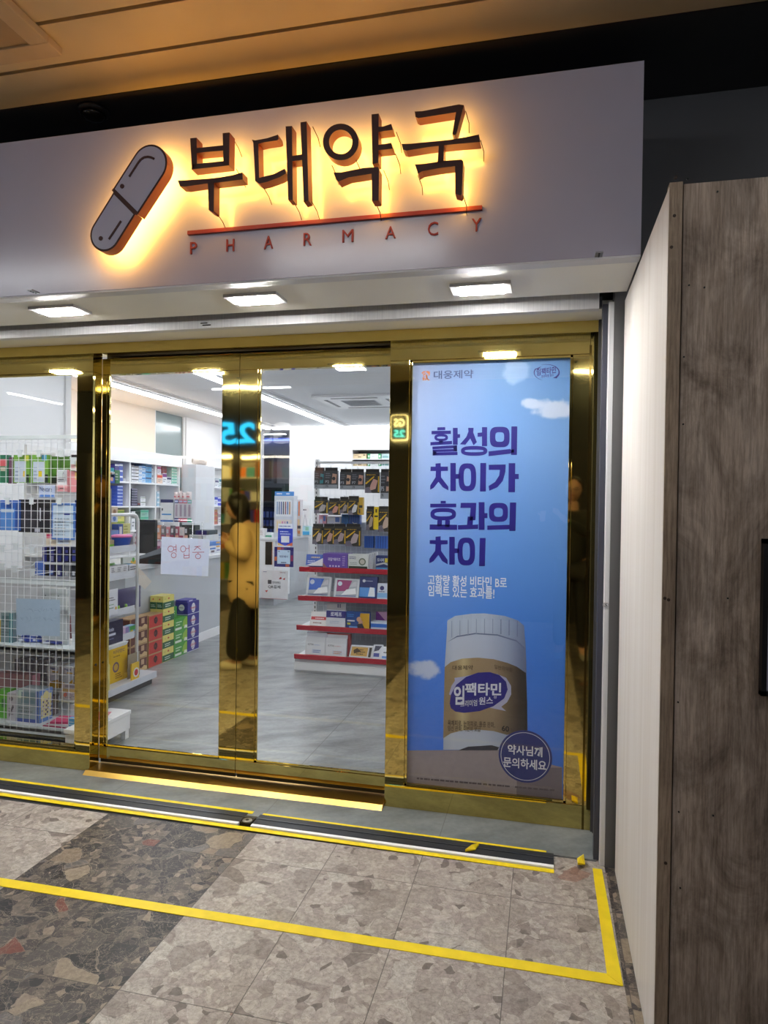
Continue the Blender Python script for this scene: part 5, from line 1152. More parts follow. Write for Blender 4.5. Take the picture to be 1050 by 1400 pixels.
lblpack((44,622,66,660), Yp, 'lime green pouch with a white label, right of the two on the wire grid', (120,176,70), [('r',.06,.02,.74,.76,LBL),('r',.4,.2,.62,.42,(220,196,40)),('l',.1,.1,.36,.6,4,(150,164,196)),('r',.6,.8,.9,1,(90,170,210)),('r',.76,0,1,.3,(40,60,50))])
lblpack((67,624,98,661), Yp+.03, 'dark green pack hanging right of the lime pouches', (76,126,44), [('r',0,0,.35,.22,(30,40,34)),('r',.3,0,.6,.3,(26,36,30)),('r',.5,.3,.56,.95,(60,100,40))])
lblpack((0,622,10.5,660), Yp+.01, 'teal green pack with a pink patch at the left window edge', (40,120,90), [('r',0,.6,.9,.85,(222,100,110)),('r',.1,.42,.7,.56,(190,186,170))])
lblpack((11,625,17.8,661), Yp+.02, 'narrow plum coloured pack left of the lime pouches', (104,66,96), [('r',.1,.5,.9,.9,(120,80,110))])
lblpack((77.5,642,92,672), Yp, 'pink pack with a white label hanging under the dark green pack', (226,160,170), [('r',.02,.3,.98,1,(216,220,230)),('l',.15,.4,.85,.9,5,(120,126,140)),('l',.3,.1,.8,.2,1,(90,70,80))], d=.018)
lblpack((92,644,107,673), Yp+.022, 'pink striped pack hanging at the right edge of the grid', (222,150,160), [('r',.1,.4,.3,.95,(236,180,186)),('r',.7,.6,.9,.95,(226,196,120))], d=.015)
lblpack((96,621,107,643), Yp+.0, 'white pack with black print at the upper right of the grid', (222,216,216), [('r',0,.8,1,.97,(40,36,40)),('r',0,.62,.6,.74,(40,36,40)),('r',.1,.1,.6,.5,(220,170,176)),('r',.75,.05,1,.6,(222,210,140))], d=.018)
lblpack((53,663,75,681), Yp, 'white shelf card reading Nexcare on the wire grid', (186,200,232), [('t','Nexcare',.08,.5,.82,.86,(50,70,130),.01),('r',.1,.1,.95,.26,(90,140,222))], d=.002, cat='card', name='shelf_card')
lblpack((0,684,27,725), Yp, 'blue zipped bag hanging at the left of the grid', (50,100,190), [('r',.04,.02,.75,.74,(84,140,216)),('r',.05,.6,.72,.7,(190,206,226)),('r',.8,.1,1,.9,(40,80,160))], kind='box')
lblpack((25,683,71,728), Yp+.01, 'large black bag hanging in the middle of the grid', (40,40,50), [('r',.1,.1,.62,.7,(56,56,68)),('r',.64,.35,.68,.8,(190,194,206)),('r',.5,.02,.66,.12,(176,180,200)),('r',.0,.75,1,1,(30,30,38))])
lblpack((70.5,688,102,738), Yp-.008, 'pale blue instruction card with a blue border on the grid', (84,128,206), [('r',.06,.05,.94,.94,(186,206,228)),('r',.52,.68,.82,.72,(40,60,150)),('l',.14,.1,.85,.62,6,(140,156,176))], d=.006, cat='card', name='instruction_card')
lblpack((102.3,684,107,728), Yp+.02, 'narrow navy pack at the right edge behind the instruction card', (44,52,130), [('r',.2,.6,1,.8,(206,212,226))])
lblpack((63,729,77,747), Yp+.01, 'cream card with a magenta corner under the black bag', (224,212,196), [('r',.05,.62,.6,.92,(206,60,110))], d=.003, cat='card', name='shelf_card')
lblpack((77,736,97,746), Yp+.004, 'cream price card under the instruction card', (222,218,212), [('r',.1,.2,.85,.9,LBL),('l',.25,.4,.7,.7,1,(90,90,140))], d=.003, cat='card', name='shelf_card')
for i, x0 in enumerate((58, 68, 78, 88, 98)):
    wr((x0, 748, x0+9, 768), .44, 'bottle_box', 'navy bottle box of the upper row at right of the grid, %s' % ('first','second','third','fourth','fifth')[i], 'box', .06, ((50,54,150),(60,60,150),(44,48,130),(40,40,90),(56,60,80))[i], [('r',.7,0,1,1,(22,22,36)),('r',.1,.05,.6,.4,(150,150,200) if i == 1 else (60,70,170)),('r',.15,.6,.55,.8,(90,96,190))])
    wr((x0-10 if i == 0 else x0, 776, x0+9, 795), .42, 'bottle_box', 'dark bottle box of the lower row at right of the grid, %s' % ('first','second','third','fourth','fifth')[i], 'box', .06, ((60,100,190),(52,50,110),(40,40,110),(150,156,170),(50,54,64))[i], [('r',.72,0,1,1,(20,20,26)),('r',.1,.1,.5,.4,(190,196,210) if i > 1 else (90,130,210))], z=zmid+.0145)
MB().box(-3.0, GX1-.01, .40, .52, atY(80, 768.6, .44).z-.012, atY(80, 768.6, .44).z-.0005, M((206, 210, 216), .3)).build('wire_tray', r)
wr((57,802,92,884), .40, 'plastic_board', 'pale grey plastic board with a white edge standing on the middle shelf', 'board', .015, (176,184,190), [('r',0,.97,.96,1,(226,228,232)),('r',.955,.1,.99,.97,(226,228,232)),('c',.15,.84,.012,(90,96,100)),('c',.66,.84,.012,(90,96,100))], z=zsh-.0115, keep=True)
wr((1,838,17,884), .36, 'carton', 'teal and grey carton on the middle shelf at left', 'carton', .08, (120,140,146), [('r',.75,0,1,1,(50,130,140)),('r',.1,.7,.7,.9,(80,110,116)),('l',.1,.2,.7,.6,4,(90,104,110))], z=zsh-.0115, keep=True)
wr((-6,848,1,884), .36, 'carton', 'yellow carton at the left end of the middle shelf', 'carton', .08, (206,176,60), z=zsh-.0115, keep=True)
for i, (rc, cc, lab) in enumerate((((23,876,44,884),(60,84,180),'blue wet tissue pack at the bottom of the little heap on the middle shelf'),((40,875,62,882),(70,100,190),'blue and white tissue pack at the right of the little heap'),((24,868,40,876),(86,110,196),'blue tissue pack on the left of the little heap'),((40,868,60,875),(190,200,226),'white blue tissue pack on top of the little heap'),((56,881,86,886),(46,56,120),'flat navy pack lying alone on the middle shelf'))):
    wr(rc, .38+.02*(i % 2), 'tissue_pack', lab, 'tissue pack', .07, cc, [('r',.1,.3,.4,.7,(216,222,236)),('r',.6,.2,.8,.8,(40,56,140))], kind='pouch', z=(zsh-.0115) if i in (0, 1, 4) else zsh+.02)
q0, q1 = atY(97, 878, .4), atY(94, 840, .4)
tag(MB().tube([V(q0.x, .4, zsh-.0115), V(q0.x, .4, zsh+.03)], .008, WHITE, 8).tube([V(q0.x, .4, zsh+.03), V(q1.x, .41, q1.z)], .005, M((110, 50, 60), .4), 8).build('thermometer_stick'), 'dark red stick with a white tip standing at the right of the middle shelf', 'stick')
# bottom tray
tb = zbt-.0095
for i in range(11):
    x0 = 20+4.05*i; wr((x0, 889-(i % 3)*.6, x0+3.8, 922), .60, 'booklet', 'grey booklet spine in the row on the bottom tray, %s' % ('first from left','second','third','fourth','fifth','sixth','seventh','eighth','ninth','tenth','last at right')[i], 'booklet', .10, ((150,146,160),(164,160,172),(140,136,150))[i % 3], [('r',.1,.1,.3,.95,(120,116,130)),('l',.4,.3,.8,.6,2,(190,186,196))], z=tb+.15)
MB().box(GX0, -2.83, .56, .733, tb+.14, tb+.1495, PB).build('riser', r)
for i, (x0, x1) in enumerate(((65, 79.5), (86, 99.5))):
    wr((x0, 893, x1, 924), .57, 'powder_box', 'white and gold box standing at the rear of the bottom tray, %s' % ('left', 'right')[i], 'box', .10, (218,220,230), [('p',[(0,0),(.35,.28),(1,.38),(1,0)] if i == 0 else [(0,0),(0,.3),(.5,.2),(1,.45),(1,0)],(206,160,40)),('t','Veggie',.15,.78,.85,.92,(70,76,150),.015),('r',.45,.68,1,.74,(222,180,70))], z=tb+.15)
    wr((x1+.5, 893, x1+5.5, 924), .575, 'powder_box', 'edge on gold and white box beside the %s powder box' % ('left', 'right')[i], 'box', .10, (190,186,190), [('r',0,0,1,.3,(196,150,40)),('r',.4,.0,.6,1,(60,50,56))], z=tb+.15)
wr((-4,918,44,945), .48, 'carton', 'dusky pink carton lying behind on the bottom tray at left', 'carton', .07, (170,120,130), [('Sr',0,0,1,1,(214,150,170))], z=tb+.12)
MB().box(GX0, -3.0, .46, .54, tb+.0, tb+.119, M((90, 80, 84), .5)).build('riser', r)
wr((-4,937,9,975), .36, 'carton', 'bright green carton at the left end of the bottom tray', 'carton', .08, (90,180,50), [('r',.5,.4,.9,.7,(60,130,60))], z=tb)
wr((9.5,940,21.5,978), .33, 'carton', 'white carton with grey brush pattern on the bottom tray', 'carton', .08, (196,194,206), [('p',[(.2,.1),(.8,.5),(.7,.6),(.3,.3)],(90,84,100)),('c',.5,.8,.08,(120,116,130)),('l',.2,.2,.8,.5,3,(130,126,140))], z=tb)
wr((22,932,53,976), .33, 'bandage_carton', 'grey blue carton with a yellow patterned side in the centre of the bottom tray', 'carton', .115, (150,166,176), [('r',0,0,1,.12,(60,86,170)),('r',.1,.75,.3,1.0,(196,220,214)),('l',.12,.2,.75,.5,3,(110,124,130)),('r',.86,0,1,1,(76,110,180)),('r',.25,.6,.85,.95,(110,140,156)),
   ('Sr',0,0,1,1,(96,136,206)),('Sr',.12,.12,.92,.84,(220,214,150)),('Sc',.5,.82,.12,(220,214,150))]+[('Sc',.2+.13*(i % 6),.22+.14*(i//6)+.05*(i % 2),.035,((60,60,110),(206,196,196),(90,80,130))[i % 3]) for i in range(24)], z=tb)
wr((81,932,106,952), .50, 'snack_pack', 'beige pack with orange and violet print at the right of the bottom tray', 'pack', .06, (190,180,176), [('r',.1,.5,.9,.7,(206,170,110)),('c',.3,.3,.14,(226,110,60)),('l',.3,.1,.9,.5,4,(120,106,140)),('r',.2,.8,.95,.95,(150,140,150))], z=tb+.09, tilt=15)
MB().box(-2.85, GX1-.02, .46, .55, tb, tb+.088, PB).build('riser', r)
for i, (cc, w2, lab) in enumerate((((170,40,96), .20, 'magenta folder at the bottom of the flat pile on the bottom tray'), ((226,222,230), .19, 'white leaflet in the flat pile on the bottom tray'), ((214,60,120), .15, 'pink leaflet on top of the flat pile on the bottom tray'))):
    pack('leaflet', lab, 'leaflet', V(-2.80+.012*i, .285+.005*i, tb+.0005+.013*i), w2, .12, .012, cc, [('r',0,.0,1,.5,cc)], rot=(4, -10, 12)[i])
wr((93,975,107,992), .275, 'carton', 'sky blue carton in the right corner of the bottom tray', 'carton', .03, (80,170,226), [('l',.1,.2,.9,.8,3,(190,222,240))], z=tb)

# ================================================================== gondola with red price rails
GB = 2.90; gx0, gx1 = -2.085, -.85
r = thing('gondola_shelf', 'white gondola shelf with red price rails seen through the right door', 'shelf', (-1.5, 2.75, 0)); HK = M((214, 216, 220), .3, .5)
for x in (gx0-.03, -1.36, gx1): 
    mb = MB().box(x, x+.035, GB, GB+.05, 0, 1.885, LACQ)
    for kz in range(44): mb.box(x+.013, x+.022, GB-.0008, GB-.0001, .12+.04*kz, .142+.04*kz, DARK)
    mb.build('upright', r)
mb = MB(); x = gx0+.02
while x < gx1: mb.box(x-.0014, x+.0014, GB+.002, GB+.0048, .2, 1.86, WIRE); x += .052
zv = .25
while zv < 1.84: mb.box(gx0, gx1, GB-.0008, GB+.0018, zv-.0014, zv+.0014, WIRE); zv += .052
mb.build('grid_panel', r); MB().box(gx0, gx1, GB, GB+.02, 1.845, 1.868, LACQ).build('top_rail', r)
MB().box(gx0, gx1, GB+.03, GB+.034, .15, 1.30, M((186, 192, 202), .5)).build('back_panel', r)
REDR = M((176, 44, 60), .22, noise=.03)
gs_ = [(.161, 2.37), (.405, 2.42), (.66, 2.45), (.912, 2.47)]
for i, (zt, yf) in enumerate(gs_):
    sb_ = MB().box(gx0+.005, gx1, yf+.01, GB-.004, zt-.03, zt-.012, OFFW).build('shelf_board', r)
    x0 = gx0+.005-.02
    MB().prism([(x0, yf, zt-.042), (x0, yf+.0095, zt-.046), (x0, yf+.0095, zt), (x0, yf-.004, zt-.002)], (gx1-x0, 0, 0), REDR).build('price_rail', sb_)
MB().box(gx0-.02, gx1, 2.40, 3.3, .0, .115, M((206, 208, 214), .4)).box(gx0-.02, gx1, 2.385, 2.3995, .02, .085, LACQ).build('base', r)
for k2 in range(2): MB().tube([(gx0-.0205, 2.46, .035+.04*k2), (gx0-.0198, 2.46, .035+.04*k2)], .008, BLACK, 10).build('bolt', r)
GS = [(zt-.0115, yf) for zt, yf in gs_]
BK, YL = (60, 60, 66), (222, 178, 40)
def pk_dark(tx, c2=(206,160,136)): return [('r',0,0,1,.22,(150,156,164)),('p',[(.55,.28),(.9,.3),(.95,.8),(.62,.84)],c2),('c',.72,.56,.10,(56,52,60)),('t',tx,.08,.3,.36,.46,(176,182,190),.01),('l',.08,.56,.5,.9,3,(120,126,134)),('t','79',.1,.06,.3,.18,(40,44,52),.01)]
def pk_yel(c2): return [('r',0,.82,1,.9,(30,30,34)),('l',.1,.84,.9,.9,1,YL),('p',[(.04,.42),(.1,.42),(.66,.76),(.66,.80),(.6,.80),(.04,.48)],YL),('p',[(.3,.1),(.75,.2),(.9,.6),(.6,.68),(.4,.4)],c2),('p',[(.0,0),(.5,0),(.3,.3),(.0,.24)],(110,104,118)),('r',.92,.05,1,.8,(206,166,40)),('l',.06,.56,.3,.72,2,(90,92,84))]
def pegpack(px, Y, label, base, ds, grp=None, nm='support_brace_pack'):
    o, wd, h = rectY(*px, Y)
    wd *= 1.05; pack(nm, label, 'pack', o, wd, .035, h-.016, base, ds, group=grp)
    hz = o.z+h-.0158
    MB().box(o.x-wd*.46, o.x+wd*.46, Y+.004, Y+.02, hz, hz+.028, BLACK).build('hang_tab', r)
    MB().tube([(o.x, GB-.002, hz+.03), (o.x, Y+.012, hz+.03), (o.x, Y-.01, hz+.042)], .003, HK, 5).build('peg_hook', r)
HP = 2.76
for px, tx, lab, c2 in (((430,641,443,668),'P1','dark brace pack P1 with a teal picture at the left of the top peg row',(60,140,150)), ((444,641,461,668),'P2','dark brace pack P2 with a forearm picture in the top peg row',(190,150,130)), ((465,643,480,669),'P3','dark brace pack P3 with an elbow picture in the top peg row',(206,166,140)), ((480.6,643,497,669),'P7','dark brace pack P7 with a knee picture in the top peg row',(200,150,130)), ((520.5,643,534,682),'P5','dark brace pack P5 at the right end of the top peg row',(196,150,130))):
    pegpack(px, HP, lab, BK, pk_dark(tx, c2))
pegpack((499.5,643,518,674), HP-.02, 'yellow edged brace pack with a wrist picture in the top peg row', (52,50,48), pk_yel((206,160,150)))
for i, px in enumerate(((430,681,447.5,702), (449.5,683,464,704), (464.6,681,476,702), (476.5,680,490,704))):
    pegpack(px, HP-.012*i, 'black and yellow brace pack in the second peg row, %s' % ('leftmost with a grey hand','second with a crossed wrist','third, mostly behind its neighbour','rightmost with a pale elbow')[i], (50,48,42), pk_yel(((176,168,170),(196,140,130),(150,140,140),(206,206,210))[i]))
pack('support_brace_pack', 'slim yellow striped brace pack at the right end of the second peg row', 'pack', rectY(490.5,680,496,704,HP-.03)[0], rectY(490.5,680,496,704,HP-.03)[1], .05, rectY(490.5,680,496,704,HP-.03)[2], (206,166,60), [('r',.1,.4,.9,.55,(60,56,50)),('r',0,.1,.4,.35,(120,110,90))])
for i, px in enumerate(((427.5,718,441,744), (442.5,718,456,744), (456.5,718,472,744), (473,718,492,747))):
    pegpack(px, HP-.05, 'black and yellow brace pack in the third peg row, %s' % ('leftmost','second','third','rightmost')[i], (50,48,42), pk_yel(((186,170,170),(190,150,140),(170,150,150),(176,160,160))[i]))
pegpack((501,694,511,725), HP-.01, 'brace pack with a knee picture in the right hand peg column, left one', (52,50,44), pk_yel((176,156,140)))
pegpack((517.5,694,534,727), HP-.01, 'brace pack with a leg picture in the right hand peg column, right one', (52,50,44), pk_yel((190,166,150)))
o, wd, h = rectY(511.3, 693, 517.2, 724, HP-.02); pack('header_strip', 'bright yellow vertical strip between the two right hand brace packs', 'pack', o, wd, .02, h, (232,200,30), [('r',.3,.75,.7,.9,(90,70,20)),('r',.1,.55,.9,.62,(50,46,30))])
for i, (px, cc, lab) in enumerate((((436,704,446,716),(206,150,170),'pink and blue carton behind the pegs at left'), ((447,706,466,717),(206,206,216),'white carton with purple edge behind the pegs'), ((467,703,476,717),(60,120,180),'sea blue carton behind the pegs'), ((477,703,492,717),(50,90,160),'deep blue striped carton behind the pegs'), ((498,733,510,749),(56,104,190),'blue packet low on the peg panel, left'), ((513,733,530,750),(60,110,200),'blue packet low on the peg panel, right'))):
    o, wd, h = rectY(*px, GB-.062); pack('packet', lab, 'packet', o, wd, .06, h, cc, [('r',.1,.1,.5,.5,(190,196,216)),('r',.6,.3,.9,.9,(90,120,190))] if i < 2 else [('r',.2+.2*j,0,.26+.2*j,1,(40,70,140)) for j in range(4)])
def gsx(i, px, name, label, cat, d, base, ds, tilt=0, dy=.02, **kw):
    z, yf = GS[i]; o, wd, h = rectY(*px, yf+dy); o.z = z+.0006
    return pack(name, label, cat, V(o.x, yf+dy, o.z), wd, d, h, base, ds, tilt=tilt, **kw)
# top price rail shelf
gsx(3, (418,761,441,776.5), 'mask_pack', 'blue white sloping pack at the left of the top red railed shelf', 'pack', .10, (64,100,190), [('p',[(0,0),(1,0),(1,.7),(.5,.3)],(222,222,228)),('l',.1,.2,.6,.5,2,(230,232,240)),('l',.3,.6,.9,.9,1,(210,190,160))], tilt=12)
gsx(3, (441.5,755,475,775.5), 'mask_box', 'purple box with white Korean print on the top red railed shelf', 'box', .16, (104,78,168), [('t','귀밑*웨어즈',.2,.52,.72,.74,(226,222,240),.015),('c',.3,.18,.06,(214,206,236)),('c',.42,.18,.06,(214,206,236)),('c',.54,.18,.06,(214,206,236)),('c',.66,.18,.06,(214,206,236)),('p',[(0,0),(.22,0),(0,.4)],(150,110,110)),('l',.8,.2,.92,.9,5,(190,170,220))])
gsx(3, (476,755,503,776), 'mask_box', 'white and dark green box with a round picture on the top red railed shelf', 'box', .05, (216,220,220), [('r',.03,0,.97,.22,(44,60,52)),('l',.06,.66,.42,.86,2,(50,60,120)),('c',.72,.52,.24,(110,120,104)),('c',.72,.52,.16,(196,190,180)),('l',.1,.3,.5,.5,2,(150,160,160))])
for i in range(4): gsx(3, (504+2.6*i-1.5, 753.5-.6*i, 507.5+2.6*i, 775), 'mask_box', 'white box edge in the row behind the green box, %s' % ('first','second','third','last')[i], 'box', .02, (206,208,214), [('r',.3,.1,.5,.9,(180,184,192))], dy=.05+.02*i)
gsx(3, (514,758,536,778), 'mask_box', 'navy and yellow box with white print at the right of the top red railed shelf', 'box', .08, (40,56,110), [('t','모시메',.08,.6,.5,.84,(216,222,236),.015),('r',.55,.55,.85,.85,(206,190,60)),('p',[(0,.3),(.5,.45),(1,.25),(1,.4),(.5,.56),(0,.42)],(190,196,200)),('r',.0,.0,.8,.2,(80,150,200))])
# second
def foil(i, px, label, c2, **kw): return gsx(i, px, 'foil_pack', label, 'pack', .03, (206,210,216), [('r',.08,.08,.92,.93,(170,176,186)),('p',[(.1,.3),(.55,.35),(.7,.9),(.1,.92)],c2),('c',.22,.72,.12,(196,206,226)),('p',[(.3,.12),(.9,.2),(.86,.5),(.5,.42)],(232,234,238)),('p',[(.6,.55),(.9,.6),(.88,.88),(.75,.8)],(196,196,204)),('r',.08,.06,.9,.1,(90,110,160))], tilt=16, **kw)
foil(2, (418,789,451,816), 'silver foil pack with a blue panel on the second red railed shelf', (50,100,200))
foil(2, (456,791,490,817), 'silver foil pack with a magenta panel on the second red railed shelf', (150,50,110))
gsx(2, (491,788,515,818), 'mask_box', 'navy and sky blue box with a white figure on the second red railed shelf', 'box', .05, (40,52,110), [('r',0,.08,.9,.5,(90,150,220)),('p',[(.5,.1),(.9,.1),(.85,.5),(.6,.52)],(220,226,232)),('c',.25,.8,.07,(190,196,210)),('l',.35,.76,.8,.84,1,(170,180,206))], tilt=8)
gsx(2, (515.5,797,536,819), 'mask_box', 'white and navy pack at the right of the second red railed shelf', 'pack', .04, (206,214,226), [('c',.3,.7,.14,(50,50,110)),('r',0,.1,.7,.4,(130,180,226)),('l',.1,.42,.6,.55,1,(60,60,120))], tilt=10, dy=.012)
# third
gsx(1, (423,838,446,858), 'mask_pack', 'white pack with a red stripe at the left of the third red railed shelf', 'pack', .02, (216,214,216), [('r',.05,.42,.98,.64,(190,50,60)),('l',.3,.46,.9,.6,1,(236,220,220)),('l',.2,.12,.8,.3,1,(150,110,110))], tilt=24)
gsx(1, (445.5,836,472,859), 'plaster_box', 'white and navy pain patch box with white Korean print on the third red railed shelf', 'box', .04, (208,212,222), [('r',0,.56,1,.97,(44,42,120)),('t','로페프',.22,.64,.8,.9,(226,226,238),.02),('l',.2,.2,.8,.4,2,(170,180,206))], tilt=6)
gsx(1, (447,827,473,859), 'mask_box', 'pale box with two tiny figures behind the pain patch box', 'box', .02, (190,188,192), [('r',.55,.8,.62,.96,(80,84,120)),('r',.66,.8,.72,.96,(80,84,120))], dy=.09)
gsx(1, (473,836,505,859), 'vitamin_box', 'blue box with a yellow photo of a person on the third red railed shelf', 'box', .05, (40,74,140), [('p',[(.5,.05),(1,.05),(1,.95),(.62,.95)],(206,160,50)),('c',.56,.58,.15,(206,160,130)),('c',.64,.4,.14,(196,150,126)),('p',[(.45,.05),(.8,.05),(.7,.35),(.5,.3)],(40,40,60)),('l',.06,.7,.35,.9,2,(80,150,220)),('r',.06,.44,.38,.52,(226,228,236)),('r',.06,.24,.2,.36,(200,200,70)),('r',.14,.06,.5,.16,(110,160,220))])
gsx(1, (507,850,536,861), 'patch_pack', 'flat blue and white pack at the right of the third red railed shelf', 'pack', .10, (206,216,230), [('r',0,.35,1,.8,(50,110,200))])
gsx(1, (514,832,536,852), 'mask_box', 'purple and pink box at the rear right of the third red railed shelf', 'box', .03, (214,170,200), [('p',[(0,0),(.6,.4),(.1,1),(0,1)],(120,50,140)),('r',.75,.7,1,1,(60,50,130))], dy=.2)
# bottom
for i, px in enumerate(((417,873,444,898), (444.5,873,473,898))):
    gsx(0, px, 'mask_pack', 'white face mask pack with handwritten style print on the bottom shelf, %s' % ('left one', 'right one')[i], 'pack', .02, (210,212,218), [('r',.04,.04,.96,.72,(218,220,226)),('t','KF94',.12,.52,.4,.64,(90,90,100),.0),('l',.44,.54,.85,.6,1,(130,150,200) if i == 0 else (200,110,110)),('r',.35,.12,.8,.34,(196,206,222)),('l',.4,.14,.8,.32,2,(90,110,170) if i == 0 else (200,130,60))], tilt=9)
    gsx(0, (px[0]+2, px[1]-5, px[2]+(2 if i == 0 else 5), px[3]), 'mask_pack', '%s pack standing behind the %s white mask pack on the bottom shelf' % (('lavender white', 'left'), ('dark red edged', 'right'))[i], 'pack', .05, (196,192,206) if i == 0 else (150,60,66), [('r',.0,.0,.9,.95,(200,202,210))], dy=.06, tilt=4)
gsx(0, (477,882,508,899), 'gold_pack', 'gold and white pack with dark brush print lying on the bottom shelf', 'pack', .02, (206,206,210), [('r',.06,.1,.78,.9,(190,150,80)),('p',[(.2,.3),(.5,.5),(.3,.8),(.15,.6)],(70,50,30)),('l',.3,.2,.7,.75,3,(70,50,30)),('r',.84,.05,.95,.9,(60,54,50))], tilt=38)
gsx(0, (509,880,522,900), 'mask_pack', 'white pack with dark blue blots on the bottom shelf', 'pack', .02, (206,210,220), [('p',[(.1,.5),(.6,.6),(.9,.9),(.2,.9)],(50,54,80)),('r',.1,.15,.7,.4,(60,70,150))], tilt=22)
gsx(0, (520,884,538,901), 'mask_pack', 'white pack with a blue stripe at the right end of the bottom shelf', 'pack', .02, (212,216,224), [('l',.2,.5,.8,.7,1,(50,50,60)),('r',.1,.12,.9,.3,(90,140,214))], tilt=22, dy=.008)

# ================================================================== across the concourse (seen only as reflections in the brass and glass)
OY = -5.6
struct(MB().box(-6.9, 4.1, OY-.12, OY, 2.17, CEIL, M((20, 20, 22), .5)), 'wall_opposite')
struct(MB().box(-6.9, -6.6, OY-.1, OY, 0, 2.17, DARK).box(-4.36, -4.26, OY-.1, OY, 0, 2.17, M((60, 50, 40), .5)).box(-3.0, 4.1, OY-.1, OY, 0, 2.17, M((36, 34, 34), .5)), 'trim_11')
struct(MB().box(-10.5, 4.1, -7.0, -6.9, 0, CEIL, M((150, 140, 120), .6)).box(-10.6, -10.5, -7.0, 0, 0, CEIL, M((150, 140, 120), .6)), 'wall_far')
gsw = lit_panel('white_sign_face', (1, .96, .88), GS_W); gsb = lit_panel('blue_sign_face', (.02, .40, 1.9), GS_W); gst = lit_panel('teal_sign_face', (.1, .7, 1.4), GS_W)
r = thing('shop_sign', 'white and blue lit letters of the convenience shop opposite, seen reflected in the brass', 'sign', (-4.1, OY+.01, 2.3))
MB().text('GS', (-3.42, OY+.012, 2.30), (-1, 0, 0), (0, 0, 1), .54, .31, gsw, .03).build('letters', r); MB().text('25', (-4.0, OY+.012, 2.30), (-1, 0, 0), (0, 0, 1), .54, .31, gsb, .03).build('numerals', r)
r = thing('blade_sign', 'small rounded black convenience shop sign opposite, reflected right of the doors', 'sign', (-1.87, OY+.06, 2.30))
def rrect(x0, x1, z0, z1, rad, yv):
    P = []
    for cx, cz_, a0 in ((x1-rad, z0+rad, -90), (x1-rad, z1-rad, 0), (x0+rad, z1-rad, 90), (x0+rad, z0+rad, 180)):
        P += [(cx+rad*math.cos(math.radians(a0+k*22.5)), yv, cz_+rad*math.sin(math.radians(a0+k*22.5))) for k in range(5)]
    return P
MB().prism(rrect(-1.99, -1.75, 2.30, 2.65, .04, OY+.001), (0, .06, 0), gsw).build('border', r); MB().prism(rrect(-1.98, -1.76, 2.31, 2.64, .035, OY+.0612), (0, .004, 0), M((14, 14, 16), .3)).build('face', r)
MB().text('GS', (-1.79, OY+.066, 2.49), (-1, 0, 0), (0, 0, 1), .155, .11, gsw, .03).build('letters', r); MB().text('25', (-1.79, OY+.066, 2.345), (-1, 0, 0), (0, 0, 1), .155, .11, gst, .03).build('numerals', r)
r = thing('goods_shelf', 'lit shelves of the convenience shop across the concourse, seen reflected', 'shelf', (-4.2, -6.3, 0))
MB().box(-6.5, -3.05, -6.6, -6.55, 0, 2.1, OFFW).build('back_panel', r)
for zv in (.3, .75, 1.15, 1.5, 1.85): MB().box(-6.5, -3.05, -6.549, -6.2, zv-.02, zv, OFFW).build('shelf_board', r)
mb = MB(); rr = random.Random(5); pal = [(206,60,50),(226,130,60),(60,70,180),(226,200,90),(90,160,90),(190,196,206),(70,150,170),(150,90,50),(226,226,226)]
for zv in (.3, .75, 1.15, 1.5, 1.85):
    x = -6.45
    while x < -3.15:
        wv = rr.uniform(.06, .2); mb.box(x, x+wv-.01, -6.45, -6.22, zv+.0005, zv+rr.uniform(.14, .26), M(rr.choice(pal), .4)); x += wv
tag(mb.build('goods', r), kind='stuff')
r = thing('tube_light', 'bright ceiling light inside the convenience shop opposite', 'light', (-4.6, -6.0, 2.13)); MB().box(-6.2, -3.2, -5.98, -5.90, 2.13, 2.16, lit_panel('shop_tube', (1, .9, .72), 13.)).build('tube', r)

# ---- people standing in the concourse, seen only in the brass
def skinned(name, joints, edges, mat, parent=None, origin=None, sub=2):
    me = bpy.data.meshes.new(name+'_sk'); me.from_pydata([j[0] for j in joints], edges, []); ob = bpy.data.objects.new(name+'_sk', me); COL.objects.link(ob)
    m = ob.modifiers.new('skin', 'SKIN'); m.use_smooth_shade = True; m.branch_smoothing = .4
    for i, v in enumerate(me.skin_vertices[0].data):
        rr_ = joints[i][1]; v.radius = (rr_, rr_) if not isinstance(rr_, tuple) else rr_; v.use_root = (i == 0)
    s2 = ob.modifiers.new('sub', 'SUBSURF'); s2.levels = sub; s2.render_levels = sub
    bpy.context.view_layer.update(); dg = bpy.context.evaluated_depsgraph_get()
    e = ob.evaluated_get(dg); vs = [ob.matrix_world @ v.co for v in e.data.vertices]; fs = [tuple(p.vertices) for p in e.data.polygons]
    bpy.data.objects.remove(ob)
    mb = MB()
    for v in vs: mb.addv(v)
    for f in fs: mb.face(f, mat, True)
    return mb.build(name, parent, origin=origin)
SKIN = M((206, 160, 132), .55)
def hand(J, E, wrist, direc, side, s=.9):
    d = Vector(direc).normalized(); sd = Vector(side).normalized(); n = d.cross(sd)
    palm = len(J); J.append((J[wrist][0]+d*.045*s, (.026*s, .017*s))); E.append((wrist, palm))
    for k, (o, ln) in enumerate(((-.027, .066), (-.009, .076), (.009, .072), (.027, .056))):
        b = len(J); J.append((J[palm][0]+d*.04*s+sd*o*s, .009*s)); J.append((J[b][0]+d*ln*.5*s+n*.010, .008*s)); J.append((J[b][0]+d*ln*.85*s+n*.03, .007*s)); E += [(palm, b), (b, b+1), (b+1, b+2)]
    b = len(J); J.append((J[palm][0]-d*.02*s-sd*.034*s, .010*s)); J.append((J[b][0]+d*.03*s-sd*.016*s+n*.01, .009*s)); E += [(palm, b), (b, b+1)]
